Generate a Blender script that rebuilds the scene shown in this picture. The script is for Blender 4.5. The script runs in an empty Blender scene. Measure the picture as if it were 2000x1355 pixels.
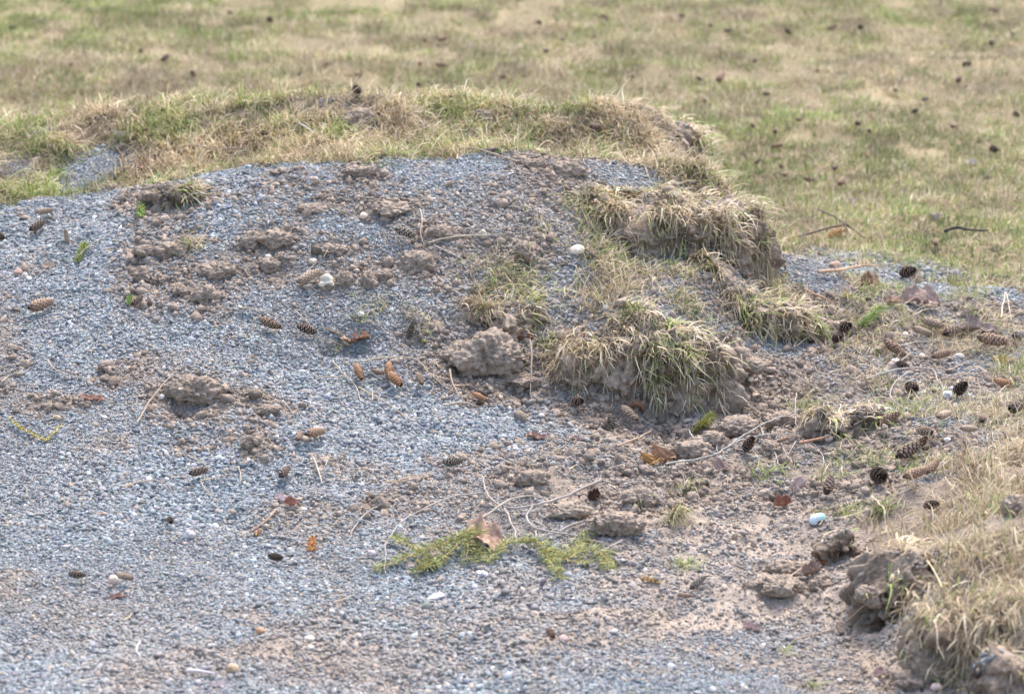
import bpy, math, random
import numpy as np
from mathutils import Vector, Matrix
random.seed(7); RNG = np.random.default_rng(7)
R = math.radians
sc = bpy.context.scene
col = sc.collection

# ------------------------------------------------------------------ camera
CAM_H, PITCH, HFOV = 1.7, 15.2, 17.5
FPX = 1000/math.tan(R(HFOV/2))
cam = bpy.data.objects.new('camera', bpy.data.cameras.new('camera')); col.objects.link(cam)
cam.location = (0, 0, CAM_H); cam.rotation_euler = (R(90-PITCH), 0, 0)
cam.data.sensor_width = 36; cam.data.lens = 18/math.tan(R(HFOV/2))
cam.data.clip_end = 2000; cam.data.clip_start = .05
cam.data.dof.use_dof = True; cam.data.dof.focus_distance = 5.75; cam.data.dof.aperture_fstop = 6.5
sc.camera = cam
# ------------------------------------------------------------------ light
SUN_EL, SUN_AZ = 60, 18          # azimuth from +Y (view direction), negative = left
w = bpy.data.worlds.new("World"); sc.world = w; w.use_nodes = True
nt = w.node_tree; sky = nt.nodes.new('ShaderNodeTexSky'); sky.sky_type = 'NISHITA'; sky.sun_disc = False
sky.sun_elevation = R(SUN_EL); sky.sun_rotation = R(SUN_AZ); sky.air_density = 1.0; sky.dust_density = 4.0; sky.ozone_density = 1.0
bg = nt.nodes['Background']; bg.inputs['Strength'].default_value = .15
nt.links.new(sky.outputs[0], bg.inputs[0])
sd = bpy.data.lights.new('sun', 'SUN'); sd.energy = 1.0; sd.angle = R(28); sd.color = (1, .955, .90)
so = bpy.data.objects.new('sun', sd); col.objects.link(so)
dv = Vector((math.sin(R(SUN_AZ))*math.cos(R(SUN_EL)), math.cos(R(SUN_AZ))*math.cos(R(SUN_EL)), math.sin(R(SUN_EL))))
so.rotation_euler = dv.to_track_quat('Z', 'Y').to_euler(); so.location = dv*20
sc.view_settings.view_transform = 'Standard'; sc.view_settings.look = 'None'
sc.view_settings.exposure = 1.50; sc.view_settings.gamma = 1

# ------------------------------------------------------------------ noise
_perm = RNG.random((64, 64, 64)).astype(np.float32)*2-1
def vnoise(x, y, z=0.0):
    x, y, z = np.broadcast_arrays(np.asarray(x, float), np.asarray(y, float), np.asarray(z, float))
    xi, yi, zi = np.floor(x).astype(int), np.floor(y).astype(int), np.floor(z).astype(int)
    fx, fy, fz = x-xi, y-yi, z-zi
    fx, fy, fz = [f*f*f*(f*(f*6-15)+10) for f in (fx, fy, fz)]
    def g(a, b, c): return _perm[(xi+a) & 63, (yi+b) & 63, (zi+c) & 63]
    l = lambda a, b, t: a+(b-a)*t
    return l(l(l(g(0,0,0), g(1,0,0), fx), l(g(0,1,0), g(1,1,0), fx), fy),
             l(l(g(0,0,1), g(1,0,1), fx), l(g(0,1,1), g(1,1,1), fx), fy), fz)
def fbm(x, y, z=0.0, o=4, gain=.5):
    s = 0; a = 1; t = 0
    for i in range(o):
        s = s+a*vnoise(np.asarray(x)*2**i+17.3*i, np.asarray(y)*2**i+5.1*i, np.asarray(z)*2**i+9.7*i); t += a; a *= gain
    return s/t
def sstep(a, b, x):
    t = np.clip((x-a)/(b-a), 0, 1); return t*t*(3-2*t)

# ------------------------------------------------------------------ terrain
cp, sp = math.cos(R(PITCH)), math.sin(R(PITCH))
def ray(px, py):
    u, v = (px-1000)/FPX, (677.5-py)/FPX
    return np.array([u, cp+v*sp, -sp+v*cp])
def onz(px, py, z):
    d = ray(px, py); t = (z-CAM_H)/d[2]; return d[0]*t, d[1]*t
CP = []
def C(px, py, z, dy=0.0):
    x, y = onz(px, py, z); CP.append((x, y+dy, z))
for a in [
 # bottom, flat gravel
 (-300,1355,0),(100,1355,0),(500,1355,0),(1000,1355,0),(1500,1355,.0),(1780,1355,.005),(300,1150,.01),(900,1150,.01),(1400,1150,.015),
 (-400,1100,.01),(0,1000,.04),(400,1000,.03),(800,1000,.025),(1200,1000,.03),(1450,1000,.035),
 # left slope
 (-300,800,.10),(50,850,.085),(350,850,.085),(650,850,.075),(950,850,.06),(1200,860,.055),
 (-300,600,.18),(50,700,.145),(350,700,.15),(650,700,.14),(950,760,.095),(1150,760,.085),
 (50,560,.205),(350,560,.225),(650,560,.23),(900,600,.20),(1100,640,.165),
 (-300,480,.24),(50,460,.25),(350,450,.285),(650,430,.31),(950,440,.305),(1150,470,.275),
 (50,400,.28),(200,375,.295),(350,352,.33),(500,330,.35),(700,313,.37),(900,305,.375),(1030,290,.385),(1200,322,.36),
 # right part of the mound, between the two turf blocks
 (1265,800,.055),(1265,640,.185),(1100,560,.215),(1280,560,.215),(1400,560,.20),(1250,500,.235),(1400,500,.225),(1330,350,.335),(1420,358,.32),
 (1450,640,.125),(1500,560,.155),(1520,500,.19),(1430,760,.06),
 # right flat
 (1620,620,.12),(1600,700,.085),(1650,520,.10),(1800,560,.08),(2000,580,.07),(2300,600,.05),(1800,700,.065),(2000,720,.07),(1600,820,.055),
 (1800,820,.08),(2000,840,.09),(2300,850,.09),(1500,900,.04),(1650,930,.055),(1800,940,.09),(2000,930,.115),(2300,950,.12),
 # bottom right foot and bank
 (1560,1060,.02),(1640,1160,.01),(1760,1230,.01),(1830,1330,.0),(1860,1100,.115),(1960,1100,.125),(1980,1250,.105),(2100,1355,.09),(2300,1200,.12),(1960,1330,.05),
 # lawn
 (1700,480,.08),(2000,480,.065),(2300,480,.05),(1600,420,.08),(1800,300,.05),(2300,300,.05),(1500,250,.05),(1500,100,.05),(500,80,.05),(1000,80,.05),(0,80,.05),(-500,80,.05),(2000,50,.05)]: C(*a)
for px, py, z, dy, z2 in [(50,400,.28,.15,.28),(350,352,.33,.14,.30),(700,313,.37,.14,.345),(1030,290,.385,.12,.355),(1200,322,.36,.12,.33)]:
    x, y = onz(px, py, z); CP.append((x, y+dy, z2))
for px, py, z in [(-300,260,.30),(50,245,.32),(200,215,.345),(400,192,.385),(650,187,.405),(900,195,.40),(1150,212,.39),(1300,235,.37)]:
    C(px, py, z); x, y = onz(px, py, z); CP.append((x, y+.28, .20)); CP.append((x, y+.6, .05))
for x, y, z in [(.62,6.75,.085),(.8,7.0,.07),(.50,6.42,.12),(.46,6.75,.08),(.47,6.25,.17),(.44,6.55,.12),(-3,5,.1),(3,5,.12),(0,3.8,0),(-1.5,3.6,0),(1.5,3.6,.05),(-3,7,.3),(3,7,.05),(-3,9,.05),(3,9,.05),(0,9.5,.05)]:
    CP.append((x, y, z))
CP = np.array(CP)
def _fit(P, lam=2e-4):
    n = len(P); D = np.hypot(P[:,None,0]-P[None,:,0], P[:,None,1]-P[None,:,1])
    K = np.where(D > 0, D*D*np.log(D+1e-12), 0)+lam*np.eye(n)
    Q = np.c_[np.ones(n), P[:,:2]]
    A = np.block([[K, Q], [Q.T, np.zeros((3,3))]])
    return np.linalg.solve(A, np.r_[P[:,2], 0, 0, 0])
_W = _fit(CP)
def Hbase(x, y):
    x = np.asarray(x, float); y = np.asarray(y, float); sh = np.broadcast(x, y).shape
    x, y = np.broadcast_to(x, sh).ravel(), np.broadcast_to(y, sh).ravel()
    out = np.empty(x.size)
    for i in range(0, x.size, 60000):
        X, Y = x[i:i+60000], y[i:i+60000]
        D = np.hypot(X[:,None]-CP[None,:,0], Y[:,None]-CP[None,:,1])
        out[i:i+60000] = np.where(D > 0, D*D*np.log(D+1e-12), 0)@_W[:-3]+_W[-3]+_W[-2]*X+_W[-1]*Y
    f = sstep(1.9, 3.2, np.abs(x)); tgt = np.where(y > 7.2, .05, .03)
    out = out*(1-f)+tgt*f
    f = sstep(8.0, 9.2, y); out = out*(1-f)+.05*f
    f = 1-sstep(3.3, 4.2, y); out = out*(1-f)
    return np.clip(out, -.02, .46).reshape(sh)
# cached on a regular grid, then bilinear with the small relief added
GX = np.arange(-3.6, 3.6, .02); GY = np.arange(2.8, 13.0, .02)
_gx, _gy = np.meshgrid(GX, GY, indexing='ij')
_GH = Hbase(_gx, _gy)
def samp(G, x, y):
    u = np.clip((np.asarray(x, float)-GX[0])/.02, 0, len(GX)-1.001); v = np.clip((np.asarray(y, float)-GY[0])/.02, 0, len(GY)-1.001)
    i, j = u.astype(int), v.astype(int); fu, fv = u-i, v-j
    return (G[i,j]*(1-fu)+G[i+1,j]*fu)*(1-fv)+(G[i,j+1]*(1-fu)+G[i+1,j+1]*fu)*fv
def H0(x, y): return samp(_GH, x, y)
def hit0(px, py, Hf=None, t0=3.0, t1=16.0):
    Hf = Hf or H0
    d = ray(px, py); t = np.arange(t0, t1, .004)
    z = CAM_H+d[2]*t; h = Hf(d[0]*t, d[1]*t); k = np.argmax(z < h)
    if not (z < h).any(): k = len(t)-1
    return np.array([d[0]*t[k], d[1]*t[k], h[k]])
def scale_at(p): return math.sqrt(p[0]**2+p[1]**2+(CAM_H-p[2])**2)/FPX   # metres per photo pixel there

# ---- masks, all as world outlines on the ground
GRAVEL_PX = [(-500,425),(0,405),(120,392),(220,376),(350,362),(480,342),(600,328),(800,326),(1000,306),(1130,326),(1240,342),(1330,372),(1420,470),
 (1500,500),(1570,512),(1700,520),(1800,545),(1900,560),(2000,575),(2300,580),(2300,860),(2000,860),(1850,930),(1700,985),(1680,1050),(1830,1130),(1860,1250),(1880,1400),(1880,2000),(-900,2000)]
GPOLY = np.array([hit0(*p)[:2] for p in GRAVEL_PX])
# carry the gravel 6 cm over the crest
GPOLY[:11, 1] += .05
def inpoly(P, x, y):
    c = np.zeros(np.shape(x), bool); n = len(P)
    for i in range(n):
        (x1, y1), (x2, y2) = P[i], P[i-1]
        if y1 == y2: continue
        c ^= ((y1 > y) != (y2 > y)) & (x < (x2-x1)*(y-y1)/(y2-y1)+x1)
    return c
def poly_soft(P, x, y, jit=.05):
    a = fbm(x*7, y*7, 3.3, 3)*jit*1.6; b = fbm(x*7, y*7, 8.8, 3)*jit*1.6
    s = 0
    for dx, dy in ((0,0),(.02,0),(-.02,0),(0,.02),(0,-.02)): s = s+inpoly(P, x+a+dx, y+b+dy)
    return s/5
SOIL = [(300,500,75,55,.75),(385,580,60,40,.7),(430,530,55,28,.5),(350,392,90,24,.8),(330,460,80,40,.5),(690,402,170,16,.7),(820,430,85,30,.65),(700,345,60,22,.6),
 (520,472,85,24,.6),(865,460,60,22,.7),(950,720,95,50,.8),(1060,740,60,40,.75),(1440,830,130,85,.95),(1300,870,110,55,.7),(1150,950,140,75,.65),(1020,940,90,60,.45),
 (1520,900,110,60,.7),(1650,880,80,45,.6),(1600,1090,160,90,.8),(1470,1160,150,55,.65),(700,920,90,22,.5),(600,1000,100,28,.6),(760,985,90,40,.5),(980,1030,120,40,.5),
 (590,1060,70,22,.5),(1760,1220,120,75,.75),(1230,1215,200,26,.55),(880,1235,230,30,.5),(500,1290,170,22,.55),(1600,1290,180,40,.35),(1500,735,90,28,.8),(180,868,60,14,.6),(90,800,30,14,.5),
 (1040,430,120,28,.5),(1090,345,60,26,.6),(1000,640,130,35,.6),(1190,610,70,28,.5),(1420,560,90,30,.3),(1300,1030,120,40,.45),(1250,980,90,40,.7),(400,690,50,20,.3),(560,800,70,20,.4),(380,860,60,16,.5),
 (1640,660,70,40,.4),(1750,590,110,40,.35),(1900,630,110,40,.4),(150,1210,120,20,.25),(1150,1310,220,30,.4),(700,1330,160,18,.35),(1850,720,120,40,.2),(1450,700,80,30,.4),(1130,1100,100,40,.25)]
CLODS = [(950,702,162,86,'broad crumbly soil clod with a hollow underneath, left of the green draped turf block'),
(1000,752,110,24,'thin flat soil slab lying under the broad crumbly clod'),
(378,772,112,62,'isolated dark clod with a straw leaning on its left side, in the open gravel'),
(820,512,78,50,'tall blocky clod right of the two touching round clods'),
(1027,492,66,54,'rounded clod left of the large white pebble by the upper turf block'),
(720,547,32,36,'rounder left one of two touching clods beside the empty gravel hollow'),
(752,540,36,26,'smaller right one of two touching clods beside the empty gravel hollow'),
(670,546,34,34,'clod tucked against the right side of the knobbly white stone'),
(530,520,46,34,'smooth rounded clod with a little cream pebble at its top left'),
(548,502,24,16,'small clod sitting behind the smooth rounded one'),
(425,528,76,38,'long grey loaf shaped clod on the left of the mound'),
(402,578,62,40,'lumpy clod below the long loaf shaped one'),
(352,568,44,28,'low brown clod left of the lumpy one below the loaf shaped clod'),
(310,548,34,26,'left of two small clods low on the left soil patch'),
(276,538,36,30,'leftmost small brown clod of the left soil patch'),
(284,494,44,30,'dark clod on the upper left soil patch'),
(330,492,56,34,'greyish clod right of the dark one in the upper left soil patch'),
(545,468,78,34,'wide rough clod in the row on the middle of the mound slope'),
(492,470,42,34,'pointed clod at the left end of the mid slope row'),
(302,388,64,28,'dark earthy clod just under the left crest of the mound'),
(484,866,34,42,'mossy dark clod standing alone left of the striped double cone'),
(700,338,60,24,'clod near the middle of the mound crest'),
(768,410,90,26,'long low clod below the middle of the crest'),
(610,410,60,22,'low clod left of the cream pebble under the crest'),
(870,455,70,34,'pale flat clod right of the grey cone high on the mound'),
(665,490,40,18,'small brown clod above the knobbly white stone'),
(845,472,30,16,'tiny flat clod near the forked twig'),
(1420,565,44,40,'grey knob of soil on the gravel between the two upper turf blocks'),
(1640,640,56,36,'grey dusty clod with a dark cone underneath it on the right'),
(1198,1030,110,44,'long dark crumbly clod right of the fallen spruce sprigs'),
(1040,320,50,26,'gravelly clod at the highest point of the crest'),
(1110,330,70,34,'clod right of the highest point of the crest'),
(946,226,40,30,'dark clod on the grassy ridge behind the mound'),
(700,232,56,44,'brown soil patch lump on the ridge under the upright dark cone'),
(1440,835,90,40,'brown clod in the freshly dug soil right of the green draped turf block'),
(1390,860,70,34,'clod at the left foot of the dug soil'),
(1510,880,60,34,'dark clod above the lichen covered branch'),
(1350,880,80,36,'hollow clod just above the orange leaf'),
(1530,820,60,30,'soil lump beside the small bleached turf piece'),
(1460,770,76,30,'clod with the cream pebble resting on it'),
(1540,1110,90,34,'long clod left of the small brown soil block'),
(1510,1150,110,34,'low ridge of soil left of the dark hollow fronted block'),
(1600,1140,44,30,'round clod under the red brown leaf'),
(1250,975,80,44,'brown clod right of the curled dark leaf'),
(1110,1000,80,30,'tan clod under the thick end of the bare branch'),
(1800,1275,60,60,'tilted clod with a half buried cone behind it'),
(1700,1210,70,40,'broad soil lump below the dark hollow fronted block'),
(1785,1330,90,34,'flat clod at the bottom edge near the right corner'),
(1985,985,60,50,'reddish brown clod cut by the right edge of the picture'),
(1040,935,60,30,'grey clod in the dug patch above the bare branch'),
(740,985,36,24,'small brown clod with a hole beneath it, left of centre'),
(520,800,50,20,'flattish tan clod left of the row of orange cones'),
(210,742,34,16,'little clod at the end of the curved straw on the left'),
(95,795,36,18,'low tan clod near the left edge')]
SOIL += [(c[0], c[1]+c[3]*.15, c[2]*.95+14, c[3]*.8+10, .8) for c in CLODS if c[1] > 300]
SOIL += [(1680,770,140,50,.5),(1780,880,120,50,.5),(1640,980,130,60,.8),(1600,720,90,40,.5),(1480,720,70,40,.7),(1750,640,150,40,.45),(330,540,110,70,.6),(1180,880,160,50,.6),(1350,930,150,70,.7),(1500,1010,150,60,.6),(1420,1080,120,50,.6),(1560,960,110,60,.6),(1700,1120,100,90,.8),(1620,1190,170,60,.7),(1780,1290,90,70,.8),(1480,800,120,60,.85),(1100,780,130,40,.4),(600,1030,180,35,.5),(1050,1240,330,40,.45),(350,1300,220,22,.4),(720,1290,260,28,.45),(1500,1290,200,30,.45),(700,380,220,40,.35),(920,380,160,40,.35),(540,500,120,50,.4),(1130,620,120,60,.4),(1250,560,140,40,.35)]
SOIL += [(1250,850,200,60,.75),(1200,940,220,60,.7),(1380,1010,200,70,.75),(1560,1040,140,80,.75),(1450,930,200,60,.8),(1150,1000,120,40,.7),(1330,1110,220,60,.6),(1580,1190,230,60,.7),(1000,900,120,40,.4),(860,960,140,40,.4),(1650,900,90,50,.6),(1280,1200,260,24,.75),(1100,1270,200,18,.6),(640,1275,200,20,.7),(820,1190,120,16,.5),(360,1330,120,14,.5),(1700,1310,120,40,.5)]
SP = []
for px, py, rx, ry, s in SOIL:
    if py < 640: s *= .82
    elif px > 1000: s *= 1.12
    p = hit0(px, py); a = hit0(px, py-ry)[1]; b = hit0(px, py+ry)[1]
    SP.append((p[0], p[1], rx*scale_at(p), max(.02, min(.35, abs(a-b)/2)), min(1, s*1.04)))
_m = np.zeros_like(_gx)
wx, wy = _gx+.05*fbm(_gx*9, _gy*9, 1.1, 3), _gy+.05*fbm(_gx*9, _gy*9, 6.1, 3)
for x, y, a, b, s in SP:
    d = np.sqrt(((wx-x)/a)**2+((wy-y)/b)**2); _m = np.maximum(_m, s*(1-sstep(.6, 1.35, d)))
_m = np.maximum(_m, .62*sstep(.10, .42, fbm(_gx*6.5, _gy*5, 91.3, 4)+.13*sstep(0, .5, _gx)))
_SOIL = _m
_GRAV = poly_soft(GPOLY, _gx, _gy)
for px, py, rx, ry, k in [(165,335,70,22,.95),(95,262,45,16,.8),(30,330,35,16,.7),(1620,505,90,22,.7),(1800,528,120,20,.5)]:
    q = hit0(px, py); sc_ = scale_at(q); e_ = np.sqrt(((wx-q[0])/(rx*sc_))**2+((wy-q[1])/(ry*sc_*4))**2); _GRAV = np.maximum(_GRAV, k*(1-sstep(.5, 1.3, e_)))
# mixed gravel and sparse grass on the right
MIX_PX = [(1560,600),(1700,560),(2000,585),(2300,590),(2300,980),(1850,980),(1700,960),(1600,980),(1540,960),(1600,860),(1560,760),(1640,700),(1640,640)]
MPOLY = np.array([hit0(*p)[:2] for p in MIX_PX])
_MIX = poly_soft(MPOLY, _gx, _gy, .06)*_GRAV
SHELF_PX = [(890,520),(960,490),(1080,440),(1170,400),(1300,368),(1480,362),(1530,430),(1560,520),(1600,600),(1560,640),(1460,640),(1400,620),(1250,600),(1080,610),(1050,665),(940,655),(905,600)]
SPOLY = np.array([hit0(*p)[:2] for p in SHELF_PX])
_SHELF = poly_soft(SPOLY, _gx, _gy, .04)
def gravel(x, y): return samp(_GRAV, x, y)
def soilm(x, y): return samp(_SOIL, x, y)
# fine relief on the ground: lumps in the soil, ripples in the gravel, tussocks in the lawn
def Hfine(x, y):
    g = gravel(x, y); s = soilm(x, y)*g
    rid = 1-np.abs(fbm(x*16, y*16, 2.2, 4))*2
    r = .020*fbm(x*5, y*5, 4.4, 3)+.007*fbm(x*22, y*22, 5.5, 2)
    return r+s*((.020*rid-.008)*(.4+.6*(fbm(x*40, y*40, 7.7, 2)+.5))+.006*fbm(x*70, y*70, 1.7, 2))+(1-g)*(.012*fbm(x*13, y*13, 3.1, 3))
DIPS = [(*hit0(px, py)[:2], a, d) for px, py, a, d in [(692,672,.045,.030),(640,682,.022,.024),(800,668,.03,.012),(1290,806,.06,.022),(1215,806,.04,.015),(345,800,.03,.014),(1700,1200,.05,.03),(1015,765,.04,.012),(1320,870,.03,.018),(1480,855,.03,.014),(1665,860,.03,.015),(1305,950,.03,.02)]]
def H(x, y):
    x = np.asarray(x, float); y = np.asarray(y, float); z = H0(x, y)+Hfine(x, y)
    for X0, Y0, a, d in DIPS: z = z-d*np.exp(-((x-X0)**2+(y-Y0)**2*1.5)/a**2*1.6)
    return z

# lumps = torn turf blocks: (name, px, py of the foot centre, rx m, ry m, height, rot deg, noise seed)
LUMPS = []
def Lump(px, py, rx, ry, h, rot, seed, p=5.0, dy=0.0, dz=0.0):
    q = hit0(px, py); LUMPS.append(dict(x=q[0], y=q[1]+dy, rx=rx, ry=ry, h=h, rot=R(rot), seed=seed, p=p, zt=float(q[2])+h)); return LUMPS[-1]
def lump_h(L, x, y):
    dx, dy = x-L['x'], y-L['y']; c, s = math.cos(L['rot']), math.sin(L['rot'])
    u, v = (dx*c+dy*s)/L['rx'], (-dx*s+dy*c)/L['ry']
    a = np.arctan2(v, u); r = np.hypot(u, v)
    r = r/(1+.22*vnoise(np.cos(a)*2+L['seed']*3.1, np.sin(a)*2+7, L['seed'])+.10*vnoise(np.cos(a)*6+L['seed'], np.sin(a)*6, 3))
    f = np.clip(1-r**L['p'], 0, 1)**.5
    top = L['zt']+L['h']*.45*fbm(x*14, y*14, L['seed'], 3)
    return f*np.maximum(top-H0(x, y), .010+.012*(fbm(x*17, y*17, 4+L['seed'], 2)+.3)), r
def Hall(x, y):
    x = np.asarray(x, float); y = np.asarray(y, float); z = H(x, y); e = np.zeros_like(z)
    for L in LUMPS:
        m = (np.abs(x-L['x']) < 1.7*max(L['rx'], L['ry'])) & (np.abs(y-L['y']) < 1.7*max(L['rx'], L['ry']))
        if m.any():
            e[m] = np.maximum(e[m], lump_h(L, x[m], y[m])[0])
    return z+e
def nrm(x, y, f=Hall, d=.006):
    dx = (f(x+d, y)-f(x-d, y))/(2*d); dy = (f(x, y+d)-f(x, y-d))/(2*d)
    n = np.stack([-dx, -dy, np.ones_like(dx)], -1); return n/np.linalg.norm(n, axis=-1, keepdims=True)
def G(px, py): return hit0(px, py, Hall)

def lp(px, py, rx, ry, h, rot, seed, p=5.0):
    """px,py = foot of the front face; the centre lies ry behind it"""
    return Lump(px, py, rx, ry, h, rot, seed, p, dy=ry*.92)
LA = lp(1345, 500, .175, .080, .090, 4, 1.3, 4)
LB = lp(1272, 790, .170, .070, .105, -3, 2.7, 7)
LC = lp(1478, 648, .115, .055, .040, -14, 3.9, 5)
LD = lp(985, 655, .070, .050, .040, 10, 4.4, 4)
LE = lp(1655, 862, .070, .040, .045, 12, 5.2, 5)
LF = lp(1765, 1185, .070, .060, .070, 10, 6.6, 3)
LG = lp(1940, 1290, .075, .11, .05, 60, 7.1, 3)
LH = lp(1640, 1105, .032, .022, .045, 0, 8.8, 5)
LI = Lump(1325, 345, .080, .075, .10, 0, 9.3, 5); LI.update(x=.325, y=6.74, zt=.35)
LJ = lp(1345, 1030, .030, .022, .022, 0, 10.2, 4)
LK = lp(345, 402, .055, .030, .035, 0, 11.4, 5)
LL = lp(1985, 1365, .06, .04, .06, 20, 12.5, 6)
def lumpr(x, y):
    """smallest lump radius coordinate at each point: <1 inside a turf block"""
    m = np.full(np.shape(x), 9.0)
    for L in LUMPS: m = np.minimum(m, lump_h(L, x, y)[1])
    return m

# ------------------------------------------------------------------ mesh helpers
def tag(o, label=None, cat=None, group=None, kind=None):
    if label: o['label'] = label
    if cat: o['category'] = cat
    if group: o['group'] = group
    if kind: o['kind'] = kind
    return o
def mesh(name, V, F, mat=None, cols=None, smooth=False):
    """V (n,3); F (m,k) array with constant k, or a list of such arrays"""
    V = np.asarray(V, np.float32); Fs = F if isinstance(F, list) else [F]
    me = bpy.data.meshes.new(name)
    me.vertices.add(len(V)); me.vertices.foreach_set('co', V.ravel())
    idx = np.concatenate([f.ravel() for f in Fs]).astype(np.int32)
    tot = np.concatenate([np.full(len(f), f.shape[1], np.int32) for f in Fs])
    st = np.concatenate([[0], np.cumsum(tot)[:-1]]).astype(np.int32)
    me.loops.add(len(idx)); me.loops.foreach_set('vertex_index', idx)
    me.polygons.add(len(tot)); me.polygons.foreach_set('loop_start', st); me.polygons.foreach_set('loop_total', tot)
    if smooth: me.polygons.foreach_set('use_smooth', np.ones(len(tot), bool))
    if cols is not None:
        a = me.attributes.new('Col', 'FLOAT_COLOR', 'POINT')
        a.data.foreach_set('color', np.c_[cols, np.ones(len(V))].astype(np.float32).ravel())
    me.update(calc_edges=True)
    if mat: me.materials.append(mat)
    return me
def obj(name, me, parent=None, loc=None):
    o = bpy.data.objects.new(name, me); col.objects.link(o)
    if parent: o.parent = parent
    if loc is not None: o.location = loc
    return o
def empty(name, loc):
    o = bpy.data.objects.new(name, None); o.empty_display_size = .05; col.objects.link(o); o.location = loc; return o
_t = (1+5**.5)/2
ICO_V = np.array([(-1,_t,0),(1,_t,0),(-1,-_t,0),(1,-_t,0),(0,-1,_t),(0,1,_t),(0,-1,-_t),(0,1,-_t),(_t,0,-1),(_t,0,1),(-_t,0,-1),(-_t,0,1)], float)
ICO_V /= np.linalg.norm(ICO_V[0])
ICO_F = np.array([(0,11,5),(0,5,1),(0,1,7),(0,7,10),(0,10,11),(1,5,9),(5,11,4),(11,10,2),(10,7,6),(7,1,8),(3,9,4),(3,4,2),(3,2,6),(3,6,8),(3,8,9),(4,9,5),(2,4,11),(6,2,10),(8,6,7),(9,8,1)])
def ico(n):
    V = [tuple(v) for v in ICO_V]; F = ICO_F.tolist()
    for _ in range(n):
        mid = {}; F2 = []
        def m(a, b):
            k = (min(a, b), max(a, b))
            if k not in mid:
                p = (np.array(V[a])+np.array(V[b])); p /= np.linalg.norm(p); V.append(tuple(p)); mid[k] = len(V)-1
            return mid[k]
        for a, b, c in F:
            x, y, z = m(a, b), m(b, c), m(c, a); F2 += [(a,x,z),(b,y,x),(c,z,y),(x,y,z)]
        F = F2
    return np.array(V), np.array(F)
ICO2, ICO3, ICO4, ICO5 = ico(2), ico(3), ico(4), ico(5)

# ------------------------------------------------------------------ materials
def mat(name, rough=.85, spec=.3, vary=.25, nscale=300, bump=0, bscale=300, transl=0.0, base=None, tint=None):
    m = bpy.data.materials.new(name); m.use_nodes = True; t = m.node_tree; N, L = t.nodes, t.links
    b = N['Principled BSDF']; b.inputs['Roughness'].default_value = rough; b.inputs['Specular IOR Level'].default_value = spec
    if base is None:
        a = N.new('ShaderNodeAttribute'); a.attribute_name = 'Col'; src = a.outputs['Color']
    else:
        a = N.new('ShaderNodeRGB'); a.outputs[0].default_value = (*base, 1); src = a.outputs[0]
    tc = N.new('ShaderNodeTexCoord'); no = N.new('ShaderNodeTexNoise'); no.inputs['Scale'].default_value = nscale; no.inputs['Detail'].default_value = 4
    L.new(tc.outputs['Object'], no.inputs['Vector'])
    mr = N.new('ShaderNodeMapRange'); mr.inputs['From Min'].default_value = .3; mr.inputs['From Max'].default_value = .7
    mr.inputs['To Min'].default_value = 1-vary; mr.inputs['To Max'].default_value = 1+vary; L.new(no.outputs[0], mr.inputs['Value'])
    mx = N.new('ShaderNodeVectorMath'); mx.operation = 'SCALE'; L.new(src, mx.inputs[0]); L.new(mr.outputs[0], mx.inputs['Scale'])
    L.new(mx.outputs[0], b.inputs['Base Color'])
    if bump:
        n2 = N.new('ShaderNodeTexNoise'); n2.inputs['Scale'].default_value = bscale; n2.inputs['Detail'].default_value = 5
        L.new(tc.outputs['Object'], n2.inputs['Vector'])
        bp = N.new('ShaderNodeBump'); bp.inputs['Strength'].default_value = 1; bp.inputs['Distance'].default_value = bump
        L.new(n2.outputs[0], bp.inputs['Height']); L.new(bp.outputs[0], b.inputs['Normal'])
    if transl:
        tr = N.new('ShaderNodeBsdfTranslucent'); L.new(mx.outputs[0], tr.inputs[0]); ms = N.new('ShaderNodeMixShader'); ms.inputs[0].default_value = transl
        L.new(b.outputs[0], ms.inputs[1]); L.new(tr.outputs[0], ms.inputs[2]); L.new(ms.outputs[0], N['Material Output'].inputs[0])
    return m
M = dict(
 gravel=mat('gravel_stone', .75, .35, .18, 400), soil=mat('soil', .95, .15, .3, 120, .004, 260), blade=mat('grass_blade', .7, .25, .12, 60, transl=.22),
 cone=mat('cone_scale', .75, .25, .2, 500), stone=mat('pebble', .7, .3, .15, 150, .0008, 400), wood=mat('twig_bark', .8, .2, .2, 300, .0006, 700),
 leaf=mat('dry_leaf', .75, .25, .22, 110, .0015, 160, transl=.15), needle=mat('needle', .6, .3, .15, 200, transl=.2), shell=mat('eggshell', .5, .4, .06, 200))

# ------------------------------------------------------------------ ground sheet
def axis(lo, hi, st, far):
    a = list(np.arange(lo, hi, st)); s = st; v = a[-1]
    out = a
    while v < far: s *= 1.25; v += s; out.append(v)
    s = st; v = lo; pre = []
    while v > -far: s *= 1.25; v -= s; pre.append(v)
    return np.array(pre[::-1]+out)
ax, ay = axis(-1.2, 1.25, .0045, 400), axis(4.2, 7.2, .0055, 400)
X, Y = np.meshgrid(ax, ay, indexing='ij')
inside = (np.abs(X) < 3.5) & (Y > 2.9) & (Y < 12.5)
Z = np.where(inside, H(np.clip(X, -3.5, 3.5), np.clip(Y, 2.9, 12.5)), 0)
f = sstep(2.6, 3.5, np.abs(X)); Z = Z*(1-f)+.03*f
f = sstep(10, 12.5, Y); Z = Z*(1-f)+.05*f; f = 1-sstep(2.9, 3.6, Y); Z = Z*(1-f)+0*f
g = gravel(X, Y); s = soilm(X, Y)
tone = fbm(X*6, Y*6, 9.1, 4)[..., None]
csoil = np.array([.29, .235, .185])*(1+.35*tone)
sandy = np.array([.44, .36, .29])*(1+.2*tone)
cgrav = np.array([.20, .175, .155])*(1+.2*tone)
clawn = np.array([.24, .195, .12])*(1+.6*tone)*(1+.35*fbm(X*30, Y*30, 2, 3))[..., None]
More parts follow.
